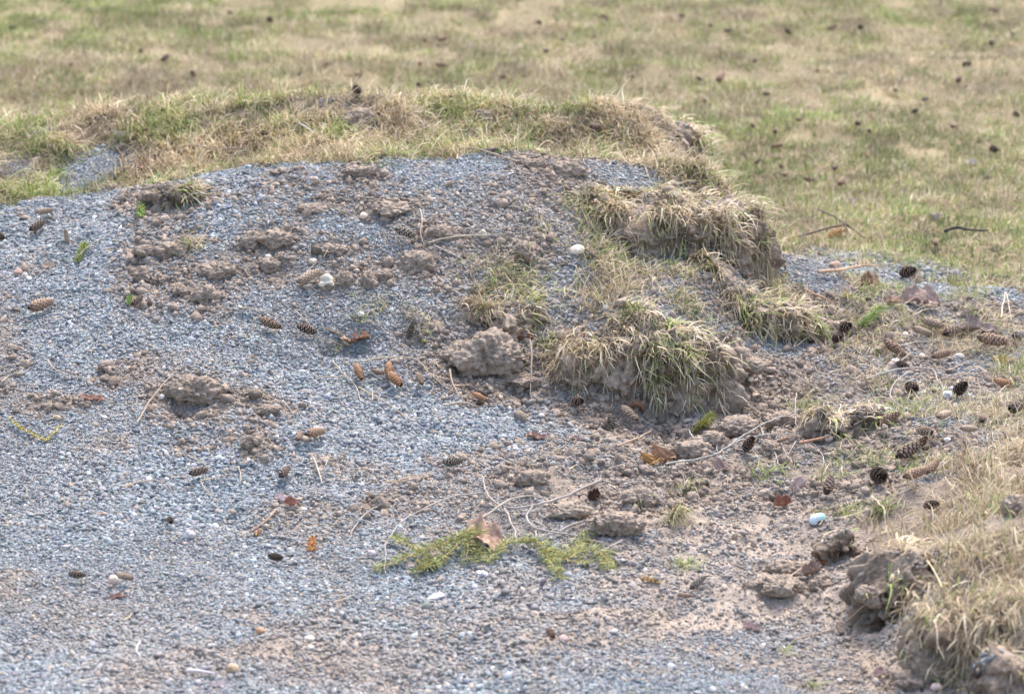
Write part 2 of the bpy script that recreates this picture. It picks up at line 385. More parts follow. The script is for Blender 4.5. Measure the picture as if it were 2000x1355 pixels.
fl = sstep(4.95, 5.25, Y)[..., None]                                  # the flat sandy yard below, darker dug soil above
cs = sandy*(1-fl)+csoil*fl
cg = cgrav*(1-s[..., None])+cs*s[..., None]
rd = (sstep(6.2, 6.4, Y)*(1-sstep(7.0, 7.3, Y))*(X < .40))[..., None]
clawn = clawn*(1-rd)+np.array([.23, .18, .13])*rd*(1+.4*tone)
bk = ((X > .5)*(Y < 6.15))[..., None]
clawn = clawn*(1-bk)+csoil*bk
cc = cg*g[..., None]+clawn*(1-g[..., None])
ni, nj = X.shape; I = np.arange(ni*nj).reshape(ni, nj)
F = np.stack([I[:-1,:-1], I[1:,:-1], I[1:,1:], I[:-1,1:]], -1).reshape(-1, 4)
ground = obj('ground', mesh('ground', np.stack([X, Y, Z], -1).reshape(-1, 3), F, M['soil'], cc.reshape(-1, 3), True))
tag(ground, kind='structure')

def visible_region(n, y0, y1, pad=.25):
    """random points within the widened wedge in front of the camera"""
    u = RNG.random(n); y = np.sqrt(y0*y0+u*(y1*y1-y0*y0)); k = math.tan(R(HFOV/2))*1.06
    x = (RNG.random(n)*2-1)*(y*k+pad); return x, y

# ------------------------------------------------------------------ gravel
def rotmats(n, tilt=.5):
    a = RNG.random(n)*2*np.pi; t = RNG.normal(0, tilt, n); b = RNG.random(n)*2*np.pi
    ca, sa, ct, st, cb, sb = np.cos(a), np.sin(a), np.cos(t), np.sin(t), np.cos(b), np.sin(b)
    Rz = np.zeros((n,3,3)); Rz[:,0,0]=ca; Rz[:,0,1]=-sa; Rz[:,1,0]=sa; Rz[:,1,1]=ca; Rz[:,2,2]=1
    Rx = np.zeros((n,3,3)); Rx[:,0,0]=1; Rx[:,1,1]=ct; Rx[:,1,2]=-st; Rx[:,2,1]=st; Rx[:,2,2]=ct
    Rb = np.zeros((n,3,3)); Rb[:,0,0]=cb; Rb[:,0,1]=-sb; Rb[:,1,0]=sb; Rb[:,1,1]=cb; Rb[:,2,2]=1
    return Rb@Rx@Rz
def frames(n):
    """rotation taking +Z to each normal n (m,3)"""
    up = np.tile([0.,1.,0.], (len(n),1)); a = np.cross(up, n); a /= np.linalg.norm(a, axis=1, keepdims=True); b = np.cross(n, a)
    return np.stack([a, b, n], -1)
def scatter_lumps(name, x, y, z, nr, sx, sy, sz, cols, material, tilt=.5, jit=.22, smooth=True):
    n = len(x); Vn = 24
    var = np.array([ICO_V*(1+RNG.normal(0, jit, (12,1))) for _ in range(Vn)])
    k = RNG.integers(0, Vn, n); P = var[k]*np.stack([sx, sy, sz], -1)[:,None,:]
    Rm = frames(nr)@rotmats(n, tilt)
    P = np.einsum('nij,nkj->nki', Rm, P)+np.stack([x, y, z], -1)[:,None,:]
    Fq = (ICO_F[None]+(np.arange(n)*12)[:,None,None]).reshape(-1, 3)
    return mesh(name, P.reshape(-1, 3), Fq, material, np.repeat(cols, 12, 0), smooth)
def make_gravel():
    N = 1180000
    x, y = visible_region(N, 4.2, 6.85, .10)
    g = gravel(x, y); s = soilm(x, y); m = samp(_MIX, x, y)
    br = .5+.5*fbm(x*18, y*18, 12.2, 3)*2
    dens = .86*g*np.clip(1-s*1.10*np.clip(br+.48, .45, 1.12), .07, 1)*(1-.45*m)
    lr = lumpr(x, y); dens *= np.where(lr < .86, .22, np.where(lr < 1.12, .03, 1))
    # loose stones strewn beyond the edge, over the turf
    dens = np.maximum(dens, .07*sstep(.1, .6, fbm(x*5, y*5, 31, 3)+.2)*(y < 6.75)*(g < .5)*(x < .45))
    keep = RNG.random(N) < dens; x, y = x[keep], y[keep]; s = s[keep]
    n = len(x); patch = 1+.45*fbm(x*3.1, y*3.1, 15, 3)
    sz = patch*np.clip(RNG.lognormal(math.log(.00208), .36, n), .0010, .0060)
    z = Hall(x, y); nr = nrm(x, y, Hall)
    z = z+RNG.uniform(-.35, .6, n)*sz*.8
    r = RNG.random(n)
    base = np.where(r[:,None] < .60, [.228,.254,.272], np.where(r[:,None] < .78, [.152,.170,.184], np.where(r[:,None] < .92, [.35,.385,.40], np.where(r[:,None] < .988, [.34,.28,.225], [.66,.64,.62]))))
    base = base*np.clip(RNG.normal(.97, .13, (n,1)), .6, 1.4)
    base = base+RNG.normal(0, .008, (n,3))
    dust = np.clip(s*.65+.4*fbm(x*4, y*4, 44, 3)+.09+.12*RNG.normal(0, 1, n), 0, .8)[:,None]
    base = base*(1-dust)+np.array([.31,.255,.21])*dust
    me = scatter_lumps('gravel', x, y, z, nr, sz*1.3, sz*.95, sz*.58, np.clip(base, .02, .9), M['gravel'], .5, .30)
    o = obj('gravel', me); tag(o, 'blue grey pea gravel heaped in a mound and spread over the yard', 'gravel', kind='stuff')
    print('gravel', n)
make_gravel()
def make_crumbs():
    N = 330000
    x, y = visible_region(N, 4.2, 6.9, .12)
    lr = lumpr(x, y); d = np.where(lr < 1, .35, gravel(x, y)*soilm(x, y))*np.clip(.7+1.3*fbm(x*11, y*11, 21, 3), 0, 1)
    fl = sstep(4.95, 5.25, y); keep = RNG.random(N) < d*(.40+.38*fl); x, y = x[keep], y[keep]; n = len(x); fl = fl[keep]
    sz = np.clip(RNG.lognormal(math.log(.0025), .55, n), .0010, .011)*(.6+.45*fl)
    fl = fl[:,None]
    c = (np.array([.42,.345,.28])*(1-fl)+np.array([.315,.252,.20])*fl)*np.clip(RNG.normal(1, .2, (n,1)), .5, 1.5)
    me = scatter_lumps('soil_crumbs', x, y, Hall(x, y)+sz*.1, nrm(x, y, Hall), sz*1.1, sz, sz*.75, c, M['soil'], 1.0, .3, True)
    tag(obj('soil_crumbs', me), 'crumbs of grey brown soil strewn between the gravel', 'soil', kind='stuff'); print('crumbs', n)
make_crumbs()

# ------------------------------------------------------------------ grass blades
def blades(x, y, z, az, lean, length, width, cols, segs=3, droop=1.2, clamp=Hall, curl=.0, flare=.6):
    """ribbons: az heading, lean angle from vertical at the root, droop adds lean along the blade"""
    n = len(x); P = np.stack([x, y, z], -1); rows = []; cr = []
    a = az.copy(); th = lean.copy(); st = length/segs
    turn = RNG.normal(0, curl, n)
    for i in range(segs+1):
        wv = np.stack([-np.sin(a), np.cos(a), np.zeros(n)], -1)*(width*(1-.85*(i/segs)**1.6)*.5)[:,None]
        wv[:,2] += width*.3*(1-i/segs)
        rows.append(P-wv); rows.append(P+wv)
        dr = np.stack([np.cos(a)*np.sin(th), np.sin(a)*np.sin(th), np.cos(th)], -1)
        P = P+dr*st[:,None]
        if clamp is not None:
            h = clamp(P[:,0], P[:,1])+.0015; low = P[:,2] < h
            P[low,2] = h[low]
        th = np.minimum(th+droop/segs*(.5+RNG.random(n)), 2.9); a = a+turn/segs
    V = np.stack(rows, 1)                       # n, 2(segs+1), 3
    k = 2*(segs+1)
    f = np.array([(2*i, 2*i+1, 2*i+3, 2*i+2) for i in range(segs)])
    Fq = (f[None]+(np.arange(n)*k)[:,None,None]).reshape(-1, 4)
    return V.reshape(-1, 3), Fq, np.repeat(cols, k, 0)
STRAW = np.array([[.58,.475,.32],[.50,.40,.275],[.68,.58,.43],[.36,.28,.195],[.52,.44,.28]])
GREEN = np.array([[.27,.34,.10],[.34,.39,.14],[.18,.25,.08],[.39,.41,.17]])
def gcols(n, green):
    """green: per-blade probability"""
    c = np.where((RNG.random(n) < green)[:,None], GREEN[RNG.integers(0, len(GREEN), n)], STRAW[RNG.integers(0, len(STRAW), n)])
    return np.clip(c*np.clip(RNG.normal(1, .17, (n,1)), .5, 1.5), .01, .9)
def lawn():
    N = 760000; x, y = visible_region(N, 6.0, 12.2, .22)
    g = gravel(x, y)
    bare = sstep(.16, .42, fbm(x*3.2, y*3.2, 51, 4))
    keep = (RNG.random(N) < (1-g)*(1-.40*bare)) & ~((y < 7.15) & (x < .385)) 
    # thin with distance beyond 10 m
    keep &= RNG.random(N) < np.clip(1.25-.06*(y-6.5), .6, 1)
    x, y = x[keep], y[keep]; n = len(x); print('lawn', n)
    left = sstep(.3, -1.6, x)*sstep(8.6, 10.8, y)
    near = sstep(8.6, 7.0, y)
    gp = np.clip(.34+.55*left+.12*near+.22*fbm(x*1.8, y*1.8, 61, 4)+.6*fbm(x*9, y*9, 62, 3), .06, .92)
    c = gcols(n, gp)*(.93+.5*fbm(x*10, y*10, 66, 3))[:,None]
    L = np.clip(RNG.lognormal(math.log(.018), .4, n), .006, .045)
    lean = np.abs(RNG.normal(.75, .45, n))
    V, Fq, cc = blades(x, y, H(x, y)-.002, RNG.random(n)*6.283, lean, L, RNG.uniform(.0016, .0034, n), c, 2, .9, None)
    tag(obj('lawn_grass', mesh('lawn_grass', V, Fq, M['blade'], cc)), 'short patchy lawn of straw coloured and green grass behind the mound', 'grass', kind='stuff')
lawn()
def ridge_grass():
    N = 330000; x = RNG.uniform(-1.6, .60, N); y = RNG.uniform(6.1, 7.45, N)
    g = gravel(x, y)
    clum = fbm(x*13, y*13, 71, 3)
    keep = (RNG.random(N) < (1-g)*np.clip(.7+2.0*clum, .25, 1)) & (x < .385) & (y < 7.15+.1*clum)
    x, y = x[keep], y[keep]; n = len(x); print('ridge', n)
    left = sstep(-.2, -1.0, x)
    gp = np.clip(.02+.36*left+1.0*fbm(x*8, y*8, 72, 3), .02, .85)
    c = np.clip(gcols(n, gp)*(1+.7*clum[keep])[:,None], .01, .9); L = np.clip(RNG.lognormal(math.log(.028), .42, n), .01, .08)
    az = np.where(RNG.random(n) < .45, RNG.normal(-1.57, .9, n), RNG.random(n)*6.283)
    V, Fq, cc = blades(x, y, H(x, y)-.003, az, np.abs(RNG.normal(.8, .4, n)), L, RNG.uniform(.0015, .0030, n), c, 3, 1.3, H, .8)
    tag(obj('ridge_grass', mesh('ridge_grass', V, Fq, M['blade'], cc)), 'rough dead grass with green tufts along the ridge behind the gravel mound', 'grass', kind='stuff')
ridge_grass()
def sparse_grass():
    N = 260000; x, y = visible_region(N, 4.3, 6.95, .15); m = samp(_MIX, x, y); g = gravel(x, y)
    bank = (g < .5)*(x > .52)*(y < 6.1)
    shelf = samp(_SHELF, x, y)
    cl = fbm(x*12, y*12, 81, 3)
    keep = RNG.random(N) < np.maximum(np.maximum(shelf*1.0*np.clip(.42+2.4*cl, .03, 1), m*1.0*np.clip(.45+2.6*cl, 0, 1)), bank*np.clip(.62+2.4*cl, .14, 1))
    x, y = x[keep], y[keep]; n = len(x); print('sparse', n); b = bank[keep] | (shelf[keep] > .5)
    gp = np.clip(np.where(b, .15, .42)+.8*fbm(x*5, y*5, 82, 3), .04, .85); c = gcols(n, gp)
    L = np.clip(RNG.lognormal(math.log(.022), .4, n), .008, .05)*np.where(b, 1.3, 1)
    V, Fq, cc = blades(x, y, H(x, y)-.002, RNG.random(n)*6.283, np.abs(RNG.normal(.7, .45, n)), L, RNG.uniform(.0012, .0024, n)*np.where(b, 1.25, 1), c, 3, 1.1, Hall, .9)
    tag(obj('sparse_grass', mesh('sparse_grass', V, Fq, M['blade'], cc)), 'thin straw and green grass growing through the gravel, over the sod shelf and down the right bank', 'grass', kind='stuff')

# ------------------------------------------------------------------ torn turf blocks
def lump_mesh(L, nr=64, na=240, dark=1.0):
    rr = np.r_[np.linspace(0, .86, nr-34), .88+.12*(1-(1-np.linspace(0, 1, 34))**2.2)]
    aa = np.linspace(0, 2*np.pi, na, endpoint=False)
    Rr, A = np.meshgrid(rr, aa, indexing='ij')
    wob = 1+.22*vnoise(np.cos(A)*2+L['seed']*3.1, np.sin(A)*2+7, L['seed'])+.10*vnoise(np.cos(A)*6+L['seed'], np.sin(A)*6, 3)
    u, v = Rr*wob*np.cos(A)*L['rx'], Rr*wob*np.sin(A)*L['ry']; c, s = math.cos(L['rot']), math.sin(L['rot'])
    x, y = L['x']+u*c-v*s, L['y']+u*s+v*c
    base = H(x, y); e, _ = lump_h(L, x, y)
    z = base+e; z[-1] = base[-1]-.012
    # rugged face: push outward / inward with 3D noise where it is steep
    face = sstep(.6, .95, Rr)[..., None]
    P = np.stack([x, y, z], -1); q = P*34+L['seed']*5
    out = np.stack([np.cos(A+L['rot']), np.sin(A+L['rot']), np.zeros_like(A)], -1)
    d = fbm(q[...,0], q[...,1], q[...,2], 4); rid = .5-np.abs(fbm(q[...,0]*.8, q[...,1]*.8, q[...,2]*.8+40, 3))*2
    d2 = fbm(q[...,0]*2.6, q[...,1]*2.6, q[...,2]*2.6+9, 3)
    P = P+out*(face*(.026*d+.022*rid+.010*d2)[..., None]); P[...,2] += .004*d2*(Rr < .98); P[...,2] += .006*d*(1-face[...,0])
    I = np.arange(nr*na).reshape(nr, na)
    F = np.stack([I[:-1], np.roll(I[:-1], -1, 1), np.roll(I[1:], -1, 1), I[1:]], -1).reshape(-1, 4)[:, ::-1]
    cc = np.array([.30,.235,.18])*dark*(1+.8*fbm(q[...,0]*.5, q[...,1]*.5, q[...,2]*.5, 3)+.5*d2)[..., None]
    P = P-np.array([L['x'], L['y'], 0])
    return P.reshape(-1, 3), F, np.clip(cc, .02, .8).reshape(-1, 3)
def turf(name, L, n, green, length, label, group=None, top=.9, rimfrac=.5, azb=None, width=(.0015,.0033), category='turf', lowrim=.0, face_arc=None):
    Hz = float(H(np.array([L['x']]), np.array([L['y']]))[0])
    e = empty(name, (L['x'], L['y'], Hz)); tag(e, label, category, group)
    V, F, c = lump_mesh(L); V[:,2] -= Hz; obj('soil_block', mesh('soil_block', V, F, M['soil'], c, True), e)
    nr_ = int(n*rimfrac); nt = n-nr_
    a = RNG.random(n)*6.283
    if face_arc is not None:
        a[:nr_] = RNG.uniform(R(face_arc[0]), R(face_arc[1]), nr_)-L['rot']
    r = np.r_[RNG.uniform(.72, 1.03, nr_), np.sqrt(RNG.random(nt))*top]
    wob = 1+.22*vnoise(np.cos(a)*2+L['seed']*3.1, np.sin(a)*2+7, L['seed'])+.10*vnoise(np.cos(a)*6+L['seed'], np.sin(a)*6, 3)
    # clumping
    a = a+.12*np.sin(a*17+L['seed']); u, v = r*wob*np.cos(a)*L['rx'], r*wob*np.sin(a)*L['ry']; c_, s_ = math.cos(L['rot']), math.sin(L['rot'])
    x, y = L['x']+u*c_-v*s_, L['y']+u*s_+v*c_
    cl = fbm(x*20, y*20, L['seed']+5, 2); ok = RNG.random(n) < np.clip(.55+2.6*cl, .04, 1); 
    x, y, a, r = x[ok], y[ok], a[ok], r[ok]; m = len(x); cl = cl[ok]
    rim = r > .7
    az = np.where(rim, a+L['rot']+RNG.normal(0, .95, m), RNG.random(m)*6.283)
    if azb is not None: az = np.where((RNG.random(m) < .6) & ~rim, RNG.normal(azb, .7, m), az)
    z = Hall(x, y)-.002
    z = np.where(rim, H(x, y)+(np.maximum(L['zt'], H(x, y)+.02)-H(x, y))*RNG.uniform(lowrim, 1.0, m), z)
    dk = np.clip(1.12+.9*fbm(x*45, y*45, z*45, 2), .7, 1.45)[:,None]
    Ls = np.clip(RNG.lognormal(math.log(length), .35, m), length*.3, length*2.4)*np.where(rim, 1.0, .8)
    gp = np.clip(green+1.1*fbm(x*14, y*14, L['seed']+9, 2), .02, .9)
    V, F, cc = blades(x, y, z, az, np.where(rim, RNG.uniform(.8, 2.6, m), RNG.uniform(.9, 1.65, m)), Ls, RNG.uniform(*width, m), np.clip(gcols(m, gp)*dk, .02, .9), 4, 1.1, Hall, 1.0)
    V = V-np.array([L['x'], L['y'], Hz]); obj('grass_blades', mesh('grass_blades', V, F, M['blade'], cc), e)
    return e
sparse_grass()
turf('turf_block', LA, 12500, .06, .027, 'largest torn turf block, straw covered, on the upper right shoulder of the gravel mound', 'torn turf blocks', azb=-1.57)
turf('turf_block', LB, 4600, .24, .034, 'turf block with long green and straw grass draped down its dark soil front', 'torn turf blocks', face_arc=(215, 325), azb=-1.57)
turf('turf_block', LC, 2000, .12, .036, 'pale straw topped turf block just right of and above the green draped one', 'torn turf blocks', face_arc=(190,350))
turf('turf_block', LD, 900, .22, .034, 'low flat turf piece with splayed straw right above the broad crumbly soil clod', 'torn turf blocks')
turf('turf_block', LE, 800, .12, .030, 'small bleached turf piece with fine dry grass among the spruce cones on the right', 'torn turf blocks')
turf('turf_block', LF, 900, .35, .028, 'dark hollow fronted soil block with few green blades at the lower right bank', 'torn turf blocks', face_arc=(60,120))
turf('turf_block', LG, 2400, .12, .036, 'blond shaggy turf block hanging down the bank in the bottom right corner', 'torn turf blocks', face_arc=(90, 300))
turf('turf_block', LI, 3200, .10, .030, 'dark ended turf block closing the right end of the grassy ridge', 'torn turf blocks')
turf('turf_block', LK, 260, .20, .028, 'small dark turf piece on the left crest of the gravel mound', 'torn turf blocks', face_arc=(200,340))
turf('turf_block', LL, 160, .10, .030, 'pale grey crumbling soil block in the very corner at bottom right', 'torn turf blocks')
turf('turf_block', LH, 60, .10, .020, 'small brown soil block beside the pale blue eggshell', 'torn turf blocks')

# ------------------------------------------------------------------ things on the ground
def rand_rot(v=None): return RNG.random()*6.283
def clod(px, py, wpx, hpx, label, seed=None, dark=1.0, sink=.12, tone=(.345,.275,.215), rough=1.0):
    p = G(px, py+hpx*.42); s = scale_at(p); a = wpx*s/2*.92; c = hpx*s/2*.98; b = min(a, max(c*1.1, a*.7))
    V, F = ICO5 if wpx > 90 else ICO4
    seed = seed if seed is not None else px*.37+py*.11
    q = V*np.array([a, b, c])/((a*b*c)**(1/3))*1.25+seed
    d = .75*fbm(q[:,0]*.8, q[:,1]*.8, q[:,2]*.8, 3)+.34*rough*(.4-np.abs(fbm(q[:,0]*1.9, q[:,1]*1.9, q[:,2]*1.9, 3))*1.6)+.20*rough*fbm(q[:,0]*6, q[:,1]*6, q[:,2]*6, 3)
    P = V*(1+.8*d[:,None])*np.array([a, b, c])
    cc = np.array(tone)*dark*(1+.30*fbm(q[:,0]*3, q[:,1]*3, q[:,2]*3, 3))[:,None]
    me = mesh('soil_clod', P, F, M['soil'], np.clip(cc, .02, .9), True)
    o = obj('soil_clod', me, None, (p[0], p[1]+b*.6, p[2]+c*((.88 if wpx > 90 else .66)-sink)))
    return tag(o, label, 'soil clod', 'soil clods on the gravel')
for c in CLODS: clod(*c[:4], c[4])

def stone(px, py, wpx, hpx, color, label, rot=0, knob=.12, name='pebble', cat='pebble', group='pale pebbles on the gravel'):
    p = G(px, py+hpx*.4); s = scale_at(p); a, c = wpx*s/2, hpx*s/2; b = (a+c)/2
    V, F = ICO3; q = V*1.1+px*.3
    P = V*(1+knob*fbm(q[:,0], q[:,1], q[:,2], 3)[:,None]*2)*np.array([a, b, c])
    cc = np.array(color)*(1+.12*fbm(q[:,0]*3, q[:,1]*3, q[:,2]*3, 2))[:,None]
    o = obj(name, mesh(name, P, F, M['stone'], np.clip(cc, .02, .92), True), None, (p[0], p[1]+b*.3, p[2]+c*.72)); o.rotation_euler = (0, -R(rot), 0)
    return tag(o, label, cat, group)
WH, CR, TN, PK = (.66,.63,.58), (.60,.51,.40), (.50,.36,.23), (.66,.50,.44)
for a in [(640,554,32,24,(.70,.63,.50),'knobbly white stone between a long tan cone and a clod',10,.4),
(610,512,18,13,CR,'cream pebble above the long tan cone'),(710,423,16,14,(.78,.62,.48),'peach pebble high on the mound'),
(943,459,16,20,CR,'upright cream pebble left of the upper turf block'),(1127,490,30,20,(.80,.70,.56),'large smooth cream pebble by the edge of the upper turf block',10,.05),
(524,504,12,10,(.8,.75,.66),'little cream pebble on top of the smooth rounded clod'),(420,1029,15,14,WH,'bright white pebble near the dark striped oval cone'),
(221,1134,18,20,(.72,.56,.44),'peach pebble touching the tan cone on the lower left'),(455,1306,25,24,TN,'round tan pebble near the bottom edge'),
(141,1276,11,14,CR,'small upright tan pebble in the bottom left gravel'),(508,1233,18,15,(.52,.30,.18),'orange brown pebble above the bottom edge'),
(1100,1248,20,15,(.55,.40,.36),'pinkish oval pebble beside the leaning cone at the bottom'),(705,617,13,13,WH,'white pebble on the tuft in the gravel hollow'),
(56,545,14,8,WH,'flat white pebble beside the reddish one at the left edge'),(36,534,18,15,(.50,.33,.25),'reddish pebble at the left edge'),
(1465,769,12,10,(.85,.75,.55),'cream pebble resting on the dug soil'),(1800,697,12,11,(.85,.76,.62),'round cream pebble among the cones on the right'),
(1632,518,26,14,(.42,.28,.22),'smooth pinkish brown stone where the lawn meets the gravel'),(852,1167,34,12,(.84,.79,.78),'long white stone below the spruce sprigs',15,.1),
(592,995,16,8,WH,'white chip right of the reddish leaf bits'),(604,1248,22,12,(.74,.66,.54),'flat cream stone in the bottom middle'),(606,1264,14,10,(.82,.74,.62),'small cream stone just under the flat one'),
(725,1080,16,14,(.68,.54,.50),'pinkish chip left of the spruce sprigs'),(371,1045,20,18,(.62,.55,.54),'angular pale chip below the dark oval cone',0,.3),
(944,1121,22,14,(.86,.80,.80),'white angular chip under the middle of the spruce sprigs',-20,.35),(1391,1347,14,12,WH,'white pebble on the bottom edge'),
(1455,1346,12,12,CR,'cream pebble on the bottom edge right of the white one'),(1200,1236,14,9,WH,'white chip in the bottom middle right of the pinkish oval pebble'),
(1020,1152,11,11,(.72,.62,.52),'peach pebble below the right spruce sprig'),(112,818,14,12,TN,'tan pebble near the left edge above the soil streak'),
(316,778,10,10,WH,'white pebble left of the isolated dark clod'),(204,817,11,8,(.74,.60,.54),'pink pebble left of the leaning straw'),
(134,887,10,8,WH,'white pebble beneath the yellow twig'),(174,928,10,8,WH,'white pebble in the open gravel on the left'),(325,936,10,8,WH,'white pebble left of the dark striped cone'),
(590,726,14,9,WH,'white pebble left of the row of orange cones'),(776,778,12,9,CR,'cream pebble under the row of orange cones'),(850,803,8,8,WH,'tiny white pebble right of the long thin twig'),
(1850,860,14,9,(.8,.78,.74),'small whitish pebble in front of the tan cones on the right'),(1850,773,18,18,(.85,.87,.86),'bright white quartz lump between two dark cones on the right',0,.4),
(1750,712,22,22,(.64,.50,.46),'angular pink stone on the end of a brown cone on the right',0,.3),(1768,656,12,13,(.72,.60,.52),'pale round pebble left of the paired tan cones'),
(1873,696,22,12,(.62,.55,.50),'flat greyish pebble under the brown cone on the right'),(1618,855,18,16,(.66,.52,.44),'pale stone at the foot of the small bleached turf piece'),
(648,1194,11,10,WH,'small white chip below the left spruce sprig'),(668,1200,9,10,WH,'smaller white chip right next to another below the left spruce sprig'),
(750,1215,11,7,WH,'white flat chip in the sandy streak'),(1007,877,12,8,WH,'white chip above the reddish dry leaf'),(1255,920,10,9,(.8,.74,.64),'pale pebble near the orange leaf'),
(1748,585,12,9,WH,'white pebble beside the dark cone at the lawn edge'),(1640,1330,12,10,WH,'white pebble near the bottom edge right of centre'),(1828,1345,22,14,PK,'pink stone by the bottom edge under the right bank')]:
    a = list(a); stone(*a[:6], *(a[6:] if len(a) > 6 else []))
# pale blue eggshell fragment
def eggshell(px, py):
    p = G(px, py+8); s = scale_at(p); n, m = 26, 12; V = []; F = []
    for j in range(m):
        for i in range(n):
            a = 2*math.pi*i/n; t = j/(m-1)*(1.75+.25*math.sin(a*5)+.15*math.sin(a*9)); V.append((math.cos(a)*math.sin(t)*17*s, math.sin(a)*math.sin(t)*12*s, math.cos(t)*12*s))
    for j in range(m-1):
        for i in range(n): F.append((j*n+i, j*n+(i+1)%n, (j+1)*n+(i+1)%n, (j+1)*n+i))
    V = np.array(V); k = (V[:,0] > 4*s)[:,None]
    c = np.where(k, [.36,.62,.57], [.60,.69,.74])
    me = mesh('eggshell', V, np.array(F), M['shell'], c, True); o = obj('eggshell', me, None, (p[0], p[1]+.004, p[2]+.004)); o.rotation_euler = (0, R(-22), R(10))
    md = o.modifiers.new('t', 'SOLIDIFY'); md.thickness = .0006
    tag(o, 'pale blue and white broken eggshell lying on the soil at right', 'eggshell')
eggshell(1597, 1016)

# ---- cones
def cone_mesh(name, colb, tipc, openness=.5, fat=.42, rows=13, taper=.6):
    """unit length cone along X from -.5 (base) to .5 (tip)"""
    Vs, Fs, Cs = [], [], []; off = 0
    def prof(t): return fat*.5*(math.sin(math.pi*min(1, (t*.92+.06)))**taper)*(1-.35*t)
    m = 14; k = 12; V = []
    for i in range(m):
        t = i/(m-1)
        for j in range(k):
            a = 2*math.pi*j/k; r = prof(t)*.62+.004; V.append((t-.5, r*math.cos(a), r*math.sin(a)))
    F = [(i*k+j, i*k+(j+1)%k, (i+1)*k+(j+1)%k, (i+1)*k+j) for i in range(m-1) for j in range(k)]
    F.append((0,0,0,0)); F = F[:-1]
    Vs.append(np.array(V)); Fs.append(np.array(F)); Cs.append(np.tile(np.array(colb)*.55, (len(V), 1))); off = len(V)
    ns = rows*6; ga = math.pi*(3-5**.5)
    rg = random.Random(3)
    for s in range(ns):
        t = .03+.93*(s/ns); a = s*ga; r = prof(t)*.60; L = .17*(1-.35*t)*(.9+.2*rg.random()); w = max(.05, prof(t)*.95)*(.9+.2*rg.random())
        tilt = openness*(.7+.4*rg.random())
        rad = np.array([0, math.cos(a), math.sin(a)]); tan = np.array([0, -math.sin(a), math.cos(a)]); ax_ = np.array([1., 0, 0])
        dirv = ax_*math.cos(tilt)+rad*math.sin(tilt); nv = rad*math.cos(tilt)-ax_*math.sin(tilt)
        base = ax_*(t-.5)+rad*r
        pts = []; cl = []
        for i, (l, ww) in enumerate([(0,.35),(.45,.95),(.8,.9),(1.0,.45)]):
            for j in (-1, 0, 1):
                q = base+dirv*L*(l+(0 if j else .06*(i == 3)))+tan*w*.5*ww*j+nv*(.018*(1-abs(j))+.012*l); pts.append(q)
                cl.append(np.array(colb)*(.75+.1*l) if i < 2 else (np.array(tipc)*(.7 if i == 2 else 1.1)))
        n0 = off; th = -nv*.014
        pts2 = [p+th for p in pts]; Vs.append(np.array(pts+pts2)); Cs.append(np.array(cl+[c*.6 for c in cl]))
        f = []
        for i in range(3):
            for j in range(2):
                q = (i*3+j, i*3+j+1, (i+1)*3+j+1, (i+1)*3+j); f.append(q); f.append(tuple(12+z for z in q[::-1]))
        f += [(9,10,22,21),(10,11,23,22),(0,3,15,12),(3,6,18,15),(6,9,21,18),(2,14,17,5),(5,17,20,8),(8,20,23,11)]
        Fs.append(np.array(f)+n0); off += 24
    V = np.concatenate(Vs); 
    return mesh(name, V, np.concatenate(Fs), M['cone'], np.clip(np.concatenate(Cs), .01, .9), False)
CM = {'tan': cone_mesh('spruce_cone', (.36,.25,.17), (.58,.44,.32), .38, .42), 'brown': cone_mesh('spruce_cone', (.20,.125,.085), (.47,.32,.22), .5, .44),
 'dark': cone_mesh('spruce_cone', (.08,.05,.04), (.38,.28,.21), .62, .50, 9), 'grey': cone_mesh('spruce_cone', (.17,.14,.11), (.42,.36,.29), .7, .46, 10),
 'orange': cone_mesh('spruce_cone', (.38,.18,.09), (.60,.35,.20), .32, .50), 'black': cone_mesh('spruce_cone', (.06,.045,.036), (.20,.145,.11), .6, .55, 9)}
def cone(px, py, lpx, kind, ang, label, toward=None, fat=1.0, group='fallen spruce cones', lift=0.0, name='spruce_cone'):
    """ang: image angle of the axis in degrees (0 = lying along the picture, + = right end up); toward: foreshortening, axis turned to the viewer"""
    p = G(px, py+5); s = scale_at(p); L = lpx*s*1.16
    o = obj(name, CM[kind]); n = nrm(np.array([p[0]]), np.array([p[1]]))[0]
    if toward is None: toward = 15
    if toward > 60: L *= 1.6; fat *= .95
    yaw = R(ang)*1.0
    # lie on the ground: heading in world, seen at grazing angle, so screen tilt needs a larger yaw
    hd = math.atan2(math.sin(yaw)/max(.3, .28+.6*abs(n[1])), math.cos(yaw))
    d = Vector((math.cos(hd), math.sin(hd), 0)); nn = Vector(n)
    if toward > 60: d = Vector((math.cos(yaw)*.35, -.9, .25))
    d = (d-nn*d.dot(nn)).normalized()
    if toward == 90: d = (d*.8+nn*.45).normalized()
    if toward == -1: d = (nn*.85+d*.4).normalized()       # standing
    yv = nn.cross(d).normalized(); zv = d.cross(yv)
    o.matrix_world = Matrix(((d.x, yv.x, zv.x, 0), (d.y, yv.y, zv.y, 0), (d.z, yv.z, zv.z, 0), (0,0,0,1)))@Matrix.Rotation(px*.7, 4, 'X')
    o.location = Vector(p)+nn*(L*.25*fat+.009 if toward != -1 else L*.42)+nn*lift
    o.scale = (L, L*fat, L*fat)
    return tag(o, label, 'cone', group)
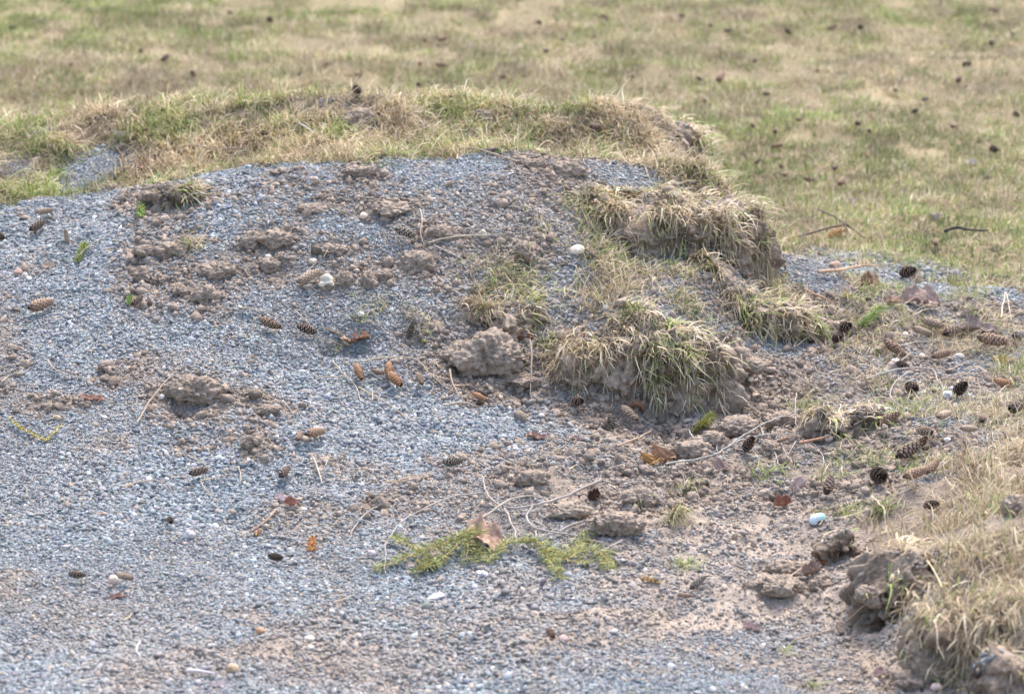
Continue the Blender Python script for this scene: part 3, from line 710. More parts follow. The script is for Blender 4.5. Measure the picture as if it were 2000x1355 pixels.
CONES = [(90,424,30,'tan',0,'tan cone lying level near the top left of the gravel'),(76,452,32,'dark',25,'dark cone tilted up to the right, below the tan one at upper left'),
(4,474,28,'dark',-30,'dark brown cone cut off by the left edge'),(133,470,26,'tan',90,'tan cone standing upright beside thin twigs at upper left',-1),
(76,612,50,'brown',24,'long brown cone with open scales near the left edge'),(271,597,26,'dark',30,'small dark cone next to a green needle tuft on the left'),
(606,555,46,'tan',20,'long tan cone touching the knobbly white stone'),(786,465,38,'grey',-5,'grey cone high on the mound beside an orange straw tip'),
(525,645,42,'brown',-15,'brown cone on the slope left of the gravel hollow'),(598,656,36,'dark',-14,'dark red cone at the edge of the gravel hollow'),
(800,650,34,'grey',80,'grey cone half buried and standing right of the gravel hollow',-1),(697,738,24,'orange',0,'leftmost orange cone of the row, lying alone',75),
(737,733,22,'brown',-20,'dark brown cone at the left end of the tight cone cluster'),(756,735,26,'orange',60,'upper orange cone of the tight cluster',75),
(775,753,28,'orange',0,'front round orange cone of the tight cluster',75),(819,750,34,'tan',-60,'orange brown cone right of the tight cluster, lying aslant'),
(937,783,28,'orange',-30,'orange brown cone below the broad crumbly clod'),(607,858,42,'brown',24,'striped reddish cone, the right and larger one of an overlapping pair'),
(586,862,26,'brown',70,'smaller reddish cone overlapped by the larger striped one'),(390,935,34,'dark',10,'dark striped oval cone beside a straw in the left middle'),
(557,935,34,'dark',45,'dark striped cone tilted up to the right, left of centre'),(888,917,36,'grey',-5,'pale grey cone at the middle of the dug area'),
(335,1029,26,'dark',-60,'dark brown oval cone above the angular pale chip'),(537,1101,28,'black',-10,'blackish cone in the lower left gravel'),
(150,1136,30,'dark',-5,'rusty dark cone at the far lower left'),(245,1140,34,'tan',-12,'tan open cone beside a peach pebble at lower left'),
(1071,1250,32,'brown',-45,'brown cone leaning beside the pinkish oval pebble at the bottom'),(1372,1150,34,'grey',10,'dark grey open cone at the lower right of the gravel'),
(1337,1170,22,'brown',0,'small rusty cone left of the dark grey open one'),(1793,1254,24,'dark',60,'cone half buried behind the tilted clod at lower right'),
(1128,797,26,'dark',0,'dark cone seen end on below the green draped turf block',90),(1190,828,30,'grey',-70,'greyish cone sunk in the gravel, left of a long tan one'),
(1226,820,44,'tan',-35,'long weathered tan cone sunk in the gravel under the turf block'),(1464,886,28,'dark',0,'dark round cone behind the lichen covered branch',90),
(1646,655,30,'dark',-10,'dark cone under the grey dusty clod',90),(1637,675,20,'black',0,'small hollow black cone end below the dark one on the right',90),
(1765,546,30,'dark',0,'dark cone seen end on where gravel meets the lawn',90),(1737,692,44,'brown',-18,'brown cone with the angular pink stone at its end'),
(1756,726,32,'dark',-30,'dark cone just below the angular pink stone'),(1793,655,32,'tan',-5,'smaller left one of the paired tan cones'),
(1822,644,42,'tan',-25,'larger right one of the paired tan cones'),(1858,662,40,'dark',18,'dark scaly cone right of the paired tan cones'),
(1933,682,52,'brown',0,'big brown cone near the right edge'),(1990,670,40,'grey',25,'greenish grey cone at the right edge'),
(1840,706,34,'brown',5,'crumbled brown cone in the grassy gravel'),(1776,772,30,'dark',60,'dark oval cone inside the curved bare twig',90),
(1742,752,26,'grey',30,'grey green cone beneath the curved bare twig'),(1829,772,22,'brown',70,'small brown cone left of the white quartz lump'),
(1878,776,28,'black',-10,'blackish cone right of the white quartz lump',90),(1958,760,34,'orange',-20,'orange brown cone near the right edge by a straw'),
(1988,812,42,'black',35,'large blackish cone cut by the right edge'),(1745,831,42,'brown',0,'reddish brown cone below the curved twig'),
(1840,826,38,'tan',20,'tan cone in thin grass right of the reddish brown one'),(1921,830,28,'dark',50,'dark cone tilted steeply near the right edge'),
(1889,851,32,'tan',5,'pale orange cone below the steeply tilted dark one'),(1811,859,32,'tan',-15,'rounded peach coloured cone above the dark and tan pair',75),
(1783,899,52,'dark',10,'large dark cone with pale scale tips in the right grass'),(1803,880,26,'brown',0,'brown cone end poking up behind the large pale tipped cone',90),
(1718,945,38,'black',-75,'blackish oval cone standing in the right grass',90),(1791,943,46,'brown',10,'large brown cone with open scales, below the pale tipped one'),
(1822,928,40,'brown',25,'reddish cone pressed against the back of the large brown one'),(1630,961,42,'dark',35,'dark grey cone half hidden under soil left of the standing oval one'),
(1831,998,36,'dark',-15,'dark brown cone on top of the lower right bank'),(1530,868,20,'brown',10,'little brown cone scrap above the lichen covered branch'),
(1815,885,20,'dark',10,'dark cone stub right of the brown cone end')]
for c in CONES:
    cone(c[0], c[1], c[2], c[3], c[4], c[5], c[6] if len(c) > 6 else None)
LC_ = [(530,46,20,'black','black cone in the upper left lawn, left of centre and nearest the top'),(23,60,13,'black','black cone near the top left corner of the lawn'),
(275,105,11,'black','small black cone in the lawn, left of the larger one above the ridge'),(328,120,18,'black','larger black cone in the lawn above the left part of the ridge'),
(372,151,20,'brown','brown cone in the lawn right behind the left part of the ridge'),(140,130,12,'brown','faint brown cone in the left lawn halfway up'),
(448,30,10,'dark','small cone in the lawn left of the topmost black one'),(585,148,11,'dark','dark cone in the lawn just left of the ridge top cone'),
(703,152,13,'dark','dark cone directly above the upright one on the ridge'),(697,188,26,'black','dark cone standing upright on the crest of the ridge'),
(865,83,18,'brown','brown cone in the lawn at centre'),(828,83,12,'brown','smaller brown cone immediately left of the one at the lawn centre'),
(1065,104,12,'dark','dark upright cone in the middle of the lawn'),(1056,50,14,'dark','dark cone straight above the upright one in mid lawn'),(1100,82,12,'dark','dark cone up and right of the upright one in mid lawn'),
(985,156,14,'brown','brown cone in the lawn right above the ridge centre'),(820,130,16,'brown','brown cone in the lawn above the ridge, left of centre'),(860,135,18,'brown','brown cone right beside another above the ridge, left of centre'),
(815,172,14,'dark','dark cone at the back foot of the ridge'),(1157,256,22,'dark','dark cone in the grass of the right half of the ridge'),(1178,266,14,'orange','orange scrap of cone beside the dark one on the ridge'),
(482,266,16,'brown','left brown cone of two side by side on the front of the ridge'),(522,267,18,'dark','right darker cone of two side by side on the front of the ridge'),
(240,296,16,'dark','dark cone in the green grass of the left ridge'),(1330,36,12,'dark','dark cone in the upper right lawn, leftmost of the top row'),(1388,55,14,'dark','cone in the upper right lawn, second from the left of the top row'),
(1422,66,13,'dark','cone in the upper right lawn, third from the left of the top row'),(1540,68,16,'dark','cone in the upper right lawn, fourth from the left of the top row'),
(1625,60,18,'brown','brown cone in the upper right lawn, fifth from the left of the top row'),(1682,61,16,'black','black cone in the upper right lawn, sixth from the left of the top row'),
(1473,124,13,'black','black cone above the bare reddish patch of the right lawn'),(1598,145,11,'black','small black cone right of the bare reddish patch of lawn'),
(1410,162,28,'brown','broken reddish cone on the bare patch of the right lawn'),(1362,159,12,'dark','dark cone left of the broken reddish one'),(1310,153,10,'dark','small dark cone left of the bare patch, farthest left'),
(1495,190,13,'black','black cone in the right lawn below the bare patch'),(1376,204,14,'brown','brown cone in the lawn behind the right end of the ridge'),(1787,223,14,'black','black upright cone, most distinct in the right lawn'),
(1750,182,12,'brown','brown cone up and left of the distinct black one'),(1876,162,18,'dark','flat dark cone in the far right lawn'),(1890,134,18,'black','greenish black cone above the flat dark one at far right'),
(1938,90,18,'dark','dark cone near the right edge high in the lawn'),(1940,26,16,'brown','cone near the top right corner'),(1978,72,14,'tan','yellowish cone scrap close to the right edge'),
(1808,200,14,'grey','grey cone right above the distinct black one'),(1984,230,16,'dark','dark cone at the right edge of the mid lawn'),(1860,255,20,'brown','brown cone in mid lawn right of the distinct black one'),
(1945,300,22,'dark','dark round cone nearest the right edge of the lower lawn'),(1645,366,26,'brown','brown double looking cone in the lower lawn'),(1580,359,20,'brown','orange brown cone left of the double looking one'),
(1515,263,14,'dark','dark cone in grass right of the ridge end, upper'),(1520,292,18,'brown','brown cone in grass right of the ridge end, lower'),(1470,252,14,'brown','small brown cone close to the ridge end'),
(1484,322,14,'dark','dark cone between the ridge end and the largest turf block'),(1525,332,12,'black','tiny black cone above the corner of the largest turf block'),(1535,348,16,'brown','brown cone touching the back of the largest turf block'),
(1675,248,14,'dark','dark cone in the middle of the right lawn'),(1630,335,16,'dark','dark flat cone above the double looking one'),(1930,355,14,'dark','dark cone in the lower lawn near the right edge'),
(1828,482,20,'brown','reddish cone left of the black stick in the lawn'),(1560,240,11,'dark','tiny cone in the lawn right of the brown one near the ridge end'),(1700,262,12,'grey','grey cone right of the one in the middle of the right lawn'),
(1235,155,12,'dark','dark cone in the lawn above the right half of the ridge'),(1180,40,18,'brown','flat brown cone in the mid lawn near the top'),(640,130,11,'dark','dark cone above the ridge, right of the left cluster')]
for i, (px, py, l, k, lab) in enumerate(LC_):
    cone(px, py, l*1.0, {'black':'dark'}.get(k, k) if i % 3 == 0 else k, (i*67) % 120-60, lab, None, 1.2, 'small cones scattered in the lawn', lift=0)

# ---- tubes / twigs
def tube(pts, r0, r1, k=6, jit=0):
    pts = [Vector(p) for p in pts]; P = []
    for i in range(len(pts)-1):
        m = max(1, int((pts[i+1]-pts[i]).length/.012))
        for j in range(m): P.append(pts[i].lerp(pts[i+1], j/m))
    P.append(pts[-1])
    for _ in range(3):
        P = [P[0]]+[(P[i-1]+P[i]*2+P[i+1])/4 for i in range(1, len(P)-1)]+[P[-1]]
    n = len(P); V = []
    for i, p in enumerate(P):
        d = (P[min(i+1, n-1)]-P[max(i-1, 0)]).normalized(); a = d.cross(Vector((0,0,1)) if abs(d.z) < .9 else Vector((1,0,0))).normalized(); b = d.cross(a)
        r = r0+(r1-r0)*i/max(1, n-1); r *= 1+.15*math.sin(i*1.9+p.x*50)
        wv = float(vnoise(p.x*70, p.y*70, 1.5))*.0028*min(1, i/4)*(n > 6); p = p+a*wv+b*float(vnoise(p.x*60, p.y*60, 9.5))*.0016
        q = p+Vector((RNG.normal(0, jit), RNG.normal(0, jit), RNG.normal(0, jit))) if jit else p
        for j in range(k): t = 2*math.pi*j/k; V.append(q+(a*math.cos(t)+b*math.sin(t))*r)
    F = [(i*k+j, i*k+(j+1)%k, (i+1)*k+(j+1)%k, (i+1)*k+j) for i in range(n-1) for j in range(k)]
    return np.array([tuple(v) for v in V]), np.array(F), P
def path3(px_pts, lift=.004):
    out = []
    for q in px_pts:
        p = G(q[0], q[1]); out.append((p[0], p[1], p[2]+(q[2] if len(q) > 2 else lift)))
    return out
def twig(paths, r, color, label, name='twig', cat='twig', lift=.004, group='bare twigs and straws'):
    Vs, Fs, off = [], [], 0
    for i, pp in enumerate(paths):
        V, F, _ = tube(path3([(q[0], q[1], (q[2] if len(q) > 2 else lift)+.004) for q in pp], lift), r*1.15 if i == 0 else r*.9, r*.55, 6, .0002); Vs.append(V); Fs.append(F+off); off += len(V)
    V = np.concatenate(Vs); c0 = V.mean(0); V = V-c0
    q = V*60; cc = np.array(color)*(1+.25*fbm(q[:,0], q[:,1], q[:,2], 2))[:,None]
    return tag(obj(name, mesh(name, V, np.concatenate(Fs), M['wood'], np.clip(cc, .02, .9), True), None, c0), label, cat, group)
GR, ST, BR = (.42,.37,.325), (.56,.45,.33), (.34,.22,.14)
twig([[(1175,968,.02),(1100,995,.016),(1040,1008,.012),(985,1011,.01),(950,985,.01),(944,950,.012)],[(1040,1008,.012),(1022,1028,.01),(1040,1048,.008),(1120,1058,.006),(1180,1070,.004)],[(1092,1052,.008),(1110,1035),(1145,1025)],[(985,1011,.012),(1000,1040,.014),(1012,1078,.006)],[(1046,1050,.008),(1050,1078)]],.0022,GR,'grey forked bare branch above the spruce sprigs, ending at the curled dark leaf','bare_branch','branch')
twig([[(985,1005,.014),(940,1042,.022),(895,1078,.014),(820,1092,.008)],[(985,1005,.014),(1010,985,.01),(1050,978),(1095,1000)]],.0017,(.42,.36,.29),'thin bare branch crossing the large brown leaf','bare_branch','branch')
twig([[(944,978,.01),(880,985,.01),(820,1010,.008),(780,1035,.007),(752,1075,.006),(752,1130,.004)]],.0013,GR,'long arching grey twig left of the large brown leaf')
twig([[(748,995),(715,1010),(690,1040),(680,1068)],[(748,995),(780,1010)]],.0011,GR,'short arching twig at the left of the spruce sprigs')
twig([[(650,716),(680,750),(700,770),(706,792)],[(620,745),(690,745)]],.0012,ST,'pale twig crossing the gravel left of the orange cones')
twig([[(700,765),(740,785),(780,812),(812,834)],[(728,790),(727,768)]],.0012,ST,'long straight straw below the orange cones')
twig([[(708,732,.02),(760,724,.02),(812,716,.012),(850,752,.004),(878,768,.003)]],.0011,ST,'bent straw arching over the tight cone cluster')
twig([[(878,742,.014),(882,762,.006),(897,782,.004)],[(884,764),(920,762)]],.0017,(.56,.42,.30),'short forked stick left of the broad crumbly clod')
twig([[(868,800),(885,794),(925,797),(940,805)]],.0011,ST,'small bracket shaped straw below the short forked stick')
twig([[(612,904),(622,925),(629,953)]],.0017,(.60,.45,.34),'thick short straw standing out beside the dark striped cone')
twig([[(636,920),(642,903)],[(640,945),(650,952)]],.0010,ST,'tiny straw just right of the thick short one')
twig([[(752,950),(790,948),(838,940)],[(778,946),(840,934)]],.0011,(.60,.42,.28),'pair of orange straws in the middle left of the pale grey cone')
twig([[(468,615,.008),(505,618,.008),(550,628,.005)]],.0012,ST,'straw lying above the brown cone on the slope')
twig([[(575,620,.01),(612,658,.012),(636,692,.006)],[(578,664),(640,676,.008),(672,688)]],.0011,(.45,.40,.33),'crossed grey straws over the dark red cone')
twig([[(268,834,.004),(300,800,.02),(342,764,.03)]],.0013,ST,'straw leaning on the isolated dark clod')
twig([[(94,712),(104,732),(125,744),(160,746)],[(165,749),(205,749)]],.0011,ST,'curved straw in the open gravel on the left')
twig([[(369,861),(398,878),(418,898)]],.0010,ST,'thin straw above the dark striped oval cone')
twig([[(370,900),(395,912),(416,927)]],.0010,ST,'thin straw touching the dark striped oval cone')
twig([[(392,948),(430,938),(460,935)],[(392,948),(392,962),(418,978)]],.0011,ST,'angled straw right of the dark striped oval cone')
twig([[(466,920),(472,935),(470,952)]],.0010,ST,'upright short straw between the two dark striped cones')
twig([[(240,960),(280,948),(308,944),(330,964)]],.0011,(.50,.37,.27),'bent brown straw in the lower left gravel')
twig([[(275,1272,.01),(264,1290,.012),(278,1307,.01),(310,1314,.005)]],.0016,(.52,.47,.42),'hook shaped grey twig near the bottom left')
twig([[(366,1320,.004),(390,1319,.006),(422,1326,.004)]],.0026,(.72,.64,.62),'pale short stick on the bottom edge left of centre')
twig([[(540,1005),(520,1030),(492,1045)]],.0013,(.56,.38,.27),'orange straw left of the rusty needle tuft')
twig([[(1300,915),(1380,905),(1400,898),(1430,880,.01),(1480,874,.014),(1560,862,.01)],[(1345,850,.006),(1352,868,.008),(1392,895,.004)],[(1486,876,.01),(1510,892),(1522,915)],[(1430,880,.01),(1490,848,.012),(1560,812,.008)],[(1490,870,.01),(1488,845),(1460,828)]],.0017,(.36,.35,.31),'lichen covered forked branch on the dug soil','bare_branch','branch')
twig([[(1525,872),(1534,898),(1548,915)],[(1555,868),(1535,905)],[(1555,780,.006),(1552,830,.01),(1562,872,.006)]],.0012,GR,'loose grey twigs left of the small bleached turf piece')
twig([[(1560,880,.006),(1590,874,.008),(1622,866,.006)]],.0026,(.42,.25,.17),'reddish root stick under the small bleached turf piece')
twig([[(1690,752,.006),(1735,742,.012),(1790,738,.016),(1822,738,.014),(1834,757,.004)],[(1775,742,.012),(1750,762,.012),(1735,778,.012),(1740,795,.01),(1766,808,.004)]],.0019,(.36,.33,.30),'curved bare twig looping around a dark cone on the right')
twig([[(1598,545,.01),(1640,549,.016),(1685,541,.02),(1708,536,.012)]],.0030,(.50,.33,.22),'thick orange brown stick lying where lawn and gravel meet')
twig([[(1570,575),(1600,590),(1635,602)]],.0022,(.40,.25,.16),'brown root stick right of the pale straw topped turf block')
twig([[(1440,590,.02),(1462,650,.02),(1487,682,.004)]],.0011,ST,'long straw hanging from the pale straw topped turf block')
twig([[(838,490,.01),(875,486,.016),(925,478,.012),(990,474,.008)]],.0013,(.48,.44,.34),'long thin twig right of the tall blocky clod')
twig([[(820,425,.012),(828,450,.012),(815,466,.008),(830,490,.006)],[(828,450,.012),(842,440,.012)]],.0012,ST,'forked twig rising above the tall blocky clod')
twig([[(848,495,.008),(885,512,.01),(912,522,.004)]],.0012,(.45,.42,.38),'grey twig running down right of the tall blocky clod')
twig([[(1035,700,.03),(1040,735,.02),(1036,782,.004)]],.0014,(.45,.37,.28),'straight root hanging right of the broad crumbly clod')
twig([[(900,725,.02),(950,708,.03),(1030,706,.02),(1062,712,.01)]],.0011,ST,'long pale root lying over the broad crumbly clod')
twig([[(1505,718),(1550,740),(1600,772)]],.0011,(.42,.38,.34),'thin straight twig on the gravel right of the dug soil')
twig([[(1560,670),(1545,690),(1590,668,.01)]],.0010,ST,'fine bent straw right of the hanging long straw')
twig([[(1745,686),(1790,680,.008),(1840,678,.008),(1900,686)]],.0012,(.50,.44,.36),'long flat twig lying behind the round cream pebble')
twig([[(1762,700),(1790,708),(1820,702)]],.0010,ST,'thin curved straw touching the round cream pebble')
twig([[(1852,732),(1890,712)],[(1895,713),(1928,716)],[(1908,725),(1925,736)]],.0012,ST,'broken straw pieces right of the crumbled brown cone')
twig([[(1765,796),(1800,795),(1832,792)]],.0015,(.55,.42,.33),'straight pinkish stick below the curved bare twig')
twig([[(1878,758),(1920,768),(1960,770),(2000,768)],[(1975,775),(1975,790)]],.0012,ST,'long straw next to the orange brown cone at right')
twig([[(1935,830),(1975,829),(2010,826)]],.0013,ST,'straw in front of the large blackish cone at the right edge')
twig([[(1783,627),(1805,615,.006),(1845,606,.006)],[(1783,627),(1784,640)]],.0012,ST,'angled straw above the paired tan cones')
twig([[(1955,630,.004),(1963,598,.03),(1975,632,.004)],[(1942,633),(1990,634)]],.0014,(.66,.55,.42),'pale straw bent into an upright loop at the right edge')
twig([[(1668,855),(1700,842)],[(1680,700),(1662,684)]],.0011,ST,'short straw in front of the small bleached turf piece')
twig([[(1845,466,.012),(1870,462,.018),(1890,468,.012),(1903,463,.016),(1914,470,.010),(1930,466,.014)]],.0030,(.035,.035,.04),'black twisted stick lying in the right lawn')
twig([[(1560,470),(1610,462,.012),(1650,458,.02),(1690,475,.006)],[(1598,425,.012),(1630,445,.02),(1655,462,.02)],[(1648,458,.02),(1660,472,.01)]],.0026,(.16,.12,.10),'dark forked twig with rusty needles in the lawn edge')
twig([[(1700,435),(1760,455)]],.0012,(.50,.42,.34),'pale thin twig in the lawn right of the dark forked one')
twig([[(582,258,.012),(600,272,.02),(630,288,.008)]],.0018,(.50,.45,.40),'grey twig on the front of the grassy ridge')
twig([[(365,297,.01),(400,305,.014),(470,304,.01)],[(470,304,.01),(480,285,.02)]],.0018,(.34,.26,.22),'brown twig lying low on the ridge front at left')
twig([[(893,322),(895,308,.012),(925,305,.014),(960,313,.01),(1010,325)]],.0016,(.50,.36,.26),'brown bent twig at the crest of the mound')
twig([[(1118,330),(1120,305,.012),(1138,295,.01)]],.0014,(.56,.42,.30),'small orange twig standing on the crest right of its highest point')
twig([[(652,1188),(690,1175)]],.0009,ST,'faint straw in the sandy streak at the bottom')
twig([[(1215,1068,.004),(1180,1100-12,.006),(1150,1098)]],.0012,(.50,.42,.36),'light twig between the long dark crumbly clod and the right spruce sprig')
twig([[(1205,880,.004),(1240,872,.008),(1275,852,.008)]],.0017,(.44,.33,.25),'brown stick on the soil above the orange leaf')
twig([[(1585,1105,.004),(1560,1130,.006),(1510,1150)]],.0012,ST,'straw on the soil left of the dark hollow fronted block')
twig([[(1700,1060,.07),(1730,1078,.06),(1720,1110,.04)],[(1640,1082,.04),(1700,1070,.06)]],.0012,(.58,.48,.34),'pale root dangling over the dark hollow fronted block')
twig([[(1640,1235,.004),(1690,1205,.006)],[(1550,1260),(1640,1235,.004)]],.0013,(.42,.30,.22),'brown straw below the dark hollow fronted block')
twig([[(150,515,.006),(165,500,.01),(190,485,.01),(215,465)],[(190,485,.01),(160,484),(120,492)]],.0012,(.46,.42,.34),'thin forked twig right of the upright tan cone')
twig([[(455,425-20),(470,430-12)],[(502,438),(520,448)]],.0012,(.35,.28,.22),'short dark straw above the mid slope row of clods')
twig([[(640,700-200),(632,512)],[(600,540),(618,525)]],.0010,ST,'short straw above the knobbly white stone')

# ---- needles
def sprig(paths, nl, dens, color, label, name='spruce_sprig', r=.0013, stemc=(.45,.34,.16), group=None, lift=.014):
    """thing > stem, one needle_spray per shoot"""
    allp = [path3(pp, lift) for pp in paths]; c0 = Vector(allp[0][0]); c0.z -= lift
    e = empty(name, c0); tag(e, label, 'sprig', group)
    Vs, Fs, off = [], [], 0
    for pp in allp:
        V, F, P = tube(pp, r, r*.6, 6, 0); Vs.append(V); Fs.append(F+off); off += len(V)
        n = int(sum((Vector(pp[i+1])-Vector(pp[i])).length for i in range(len(pp)-1))*dens)+8
        seg = np.array([tuple(q) for q in P]); t = RNG.random(n)*(len(seg)-1.001); i = t.astype(int); f = (t-i)[:,None]
        p0 = seg[i]*(1-f)+seg[i+1]*f; d = seg[i+1]-seg[i]; d /= np.linalg.norm(d, axis=1, keepdims=True)+1e-9
        rv = RNG.normal(0, 1, (n,3)); rv[:,2] = np.abs(rv[:,2])*.38-.05; pr = rv-d*(rv*d).sum(1, keepdims=True); pr /= np.linalg.norm(pr, axis=1, keepdims=True)+1e-9
        dr = pr*.83+d*RNG.uniform(.3, .75, (n,1)); dr /= np.linalg.norm(dr, axis=1, keepdims=True)
        L = nl*RNG.uniform(.7, 1.15, n)[:,None]; w = np.cross(dr, RNG.normal(0, 1, (n,3))); w /= np.linalg.norm(w, axis=1, keepdims=True)+1e-9
        hw = .00068; w2 = np.cross(dr, w)
        tipp = p0+dr*L+np.array([0,0,-.12])*L; mid = p0+dr*L*.55
        q = np.stack([p0+w*hw*.7, p0-w*hw*.35+w2*hw*.6, p0-w*hw*.35-w2*hw*.6, mid+w*hw, mid-w*hw*.5+w2*hw*.86, mid-w*hw*.5-w2*hw*.86, tipp], 1)
        h = Hall(q[...,0].ravel(), q[...,1].ravel()).reshape(n, 7)+.001; q[...,2] = np.maximum(q[...,2], h)
        f3 = np.array([(3,4,6),(4,5,6),(5,3,6)]); f4 = np.array([(0,1,4,3),(1,2,5,4),(2,0,3,5)])
        o = (np.arange(n)*7)[:,None,None]
        cc = np.array(color)*np.clip(RNG.normal(1, .2, (n,1)), .5, 1.5)
        yel = RNG.random((n,1)) < .2; cc = np.where(yel, np.array([.50,.42,.12]), cc)
        obj('needle_spray', mesh('needle_spray', q.reshape(-1,3)-np.array(c0), [(f4[None]+o).reshape(-1,4), (f3[None]+o).reshape(-1,3)], M['needle'], np.repeat(np.clip(cc, .01, .9), 7, 0)), e)
    V = np.concatenate(Vs)-np.array(c0)
    obj('stem', mesh('stem', V, np.concatenate(Fs), M['wood'], np.tile(stemc, (len(V),1)), True), e)
    return e
YG, GN, GD = (.47,.49,.21), (.22,.36,.10), (.52,.46,.16)
sprig([[(905,1074,.024),(890,1082,.022),(822,1096,.016)],[(765,1062,.012),(800,1085,.018),(830,1105,.014)],[(822,1096,.016),(775,1112,.012),(735,1118,.006)],[(900,1080,.02),(870,1110,.016),(810,1128,.008)],[(812,1110),(840,1128,.01),(858,1112,.01)],[(915,1062,.022),(914,1085,.02),(912,1112,.008)],[(850,1094,.018),(900,1072,.024),(940,1062,.02)],[(925,1078,.012),(938,1086,.012),(940,1104,.008)]],.021,1050,YG,'left spruce sprig, yellow green, joined to the branch over the large brown leaf')
sprig([[(950,1108,.006),(975,1085,.014),(1005,1072,.018),(1050,1088,.016),(1100,1108,.012),(1150,1112,.01)],[(1060,1092,.014),(1085,1120,.01),(1092,1138,.006)],[(1095,1104,.012),(1120,1085,.014),(1150,1070,.014)],[(1110,1108),(1140,1090,.014),(1165,1085,.014),(1185,1105,.008),(1190,1120,.004)],[(1150,1050,.012),(1145,1060,.012)],[(1010,1075,.018),(1050,1080,.02),(1085,1098,.015)]],.021,1050,YG,'right spruce sprig, yellower at its right tips, lying on the gravel')
sprig([[(1352,852,.004),(1368,838,.010),(1392,826,.012)],[(1358,846,.008),(1384,842,.012)]],.014,2600,(.40,.40,.10),'yellow green spruce tip standing on the dug soil','spruce_sprig')
sprig([[(1660,650,.004),(1690,645,.012),(1716,622,.02)]],.017,3000,(.29,.40,.14),'bright green spruce tip right of the grey dusty clod')
sprig([[(148,520,.006),(158,508,.014),(166,492,.014)]],.012,2600,(.30,.36,.08),'small green sprig at the end of a thin twig at upper left')
sprig([[(275,428,.004),(276,416,.014)]],.013,2600,(.24,.38,.10),'tiny green needle tuft under the left crest')
sprig([[(250,602,.004),(256,592,.012)]],.011,2200,(.25,.40,.12),'tiny green needle tuft left of a small dark cone')
sprig([[(18,828,.012),(25,843,.01),(48,850,.01),(90,868,.006)],[(90,868,.006),(120,842,.012)]],.007,900,(.42,.38,.10),'yellow twig with few needles at the left edge','spruce_sprig',.0012,(.60,.46,.16))
sprig([[(1338,800,.006),(1348,788,.012)]],.010,3000,(.22,.40,.16),'small blunt green needle tip under the turf block corner')
sprig([[(608,1082,.004),(610,1066,.010)]],.010,2600,(.50,.17,.06),'rusty red needle tuft left of the spruce sprigs')
sprig([[(500,1052,.004),(505,1044,.008)]],.008,2000,(.50,.24,.13),'faded orange needle tuft left of the rusty red one')
sprig([[(1618,472,.006),(1632,464,.014),(1645,462,.012)]],.016,2600,(.52,.28,.12),'orange dead needle tuft on the dark forked twig in the lawn')
sprig([[(828,682),(828,676,.006)]],.008,1800,(.30,.42,.16),'tiny pale green needle tuft right of the standing grey cone')
sprig([[(1640,595),(1680,588,.006)]],.010,1300,(.42,.42,.14),'flat olive sprig right of the brown root stick')
sprig([[(1252,1133,.004),(1285,1145,.004)]],.009,1700,(.52,.28,.13),'rusty brown needle twig right of the right spruce sprig')

# ---- leaves
def leaf(px, py, wpx, hpx, color, label, curl=1.0, rot=0, stand=.5, lobes=3, name='dry_leaf', cat='leaf', group='dry fallen leaves', under=None):
    p = G(px, py+hpx*.42); s = scale_at(p); W, Hh = wpx*s, hpx*s; nu, nv = 22, 13; V = []; C_ = []
    sd = px*.013
    for i in range(nu):
        t = i/(nu-1); wd = (math.sin(math.pi*min(.999, t*.96+.03))**.55)*(1+.13*math.sin(lobes*2*math.pi*t+sd)+.07*math.sin(lobes*6.1*math.pi*t+2*sd))
        for j in range(nv):
            v = (j/(nv-1)*2-1)*wd
            x = (t-.5)*W; a = v*curl*1.25
            y = math.sin(a)/max(.3, curl*1.25)*Hh*.62; z = (1-math.cos(a))/max(.3, curl*1.25)*Hh*.7+math.sin(t*6+sd)*Hh*.10+.14*Hh*float(vnoise(t*5+sd, v*2.2, 3))-.24*Hh*abs(float(vnoise(t*6+sd, v*2.6, 8)))-.16*Hh*abs(float(vnoise(t*15, v*6, 3+sd)))
            V.append((x, y*math.cos(stand)-z*math.sin(stand)*.4, y*math.sin(stand)+z))
            C_.append(np.array(color)*(1-.25*(abs(v) < .08))*(1+.22*float(vnoise(x*150, v*4+sd, 2))))
    V = np.array(V); V[:,2] -= V[:,2].min(); V[:,2] += .001
    F = np.array([(i*nv+j, (i+1)*nv+j, (i+1)*nv+j+1, i*nv+j+1) for i in range(nu-1) for j in range(nv-1)])
    o = obj(name, mesh(name, V, F, M['leaf'], np.clip(np.array(C_), .01, .9), True), None, p); o.rotation_euler = (0, -R(rot), 0)
    md = o.modifiers.new('t', 'SOLIDIFY'); md.thickness = .0005
    return tag(o, label, cat, group)
LB_, LR, LO, LP, LD_ = (.44,.28,.19), (.34,.15,.09), (.56,.31,.12), (.66,.52,.46), (.10,.05,.035)
leaf(943,1042,84,74,(.47,.31,.23),'large crumpled brown leaf under the bare branch',.55,-8,.40,3)
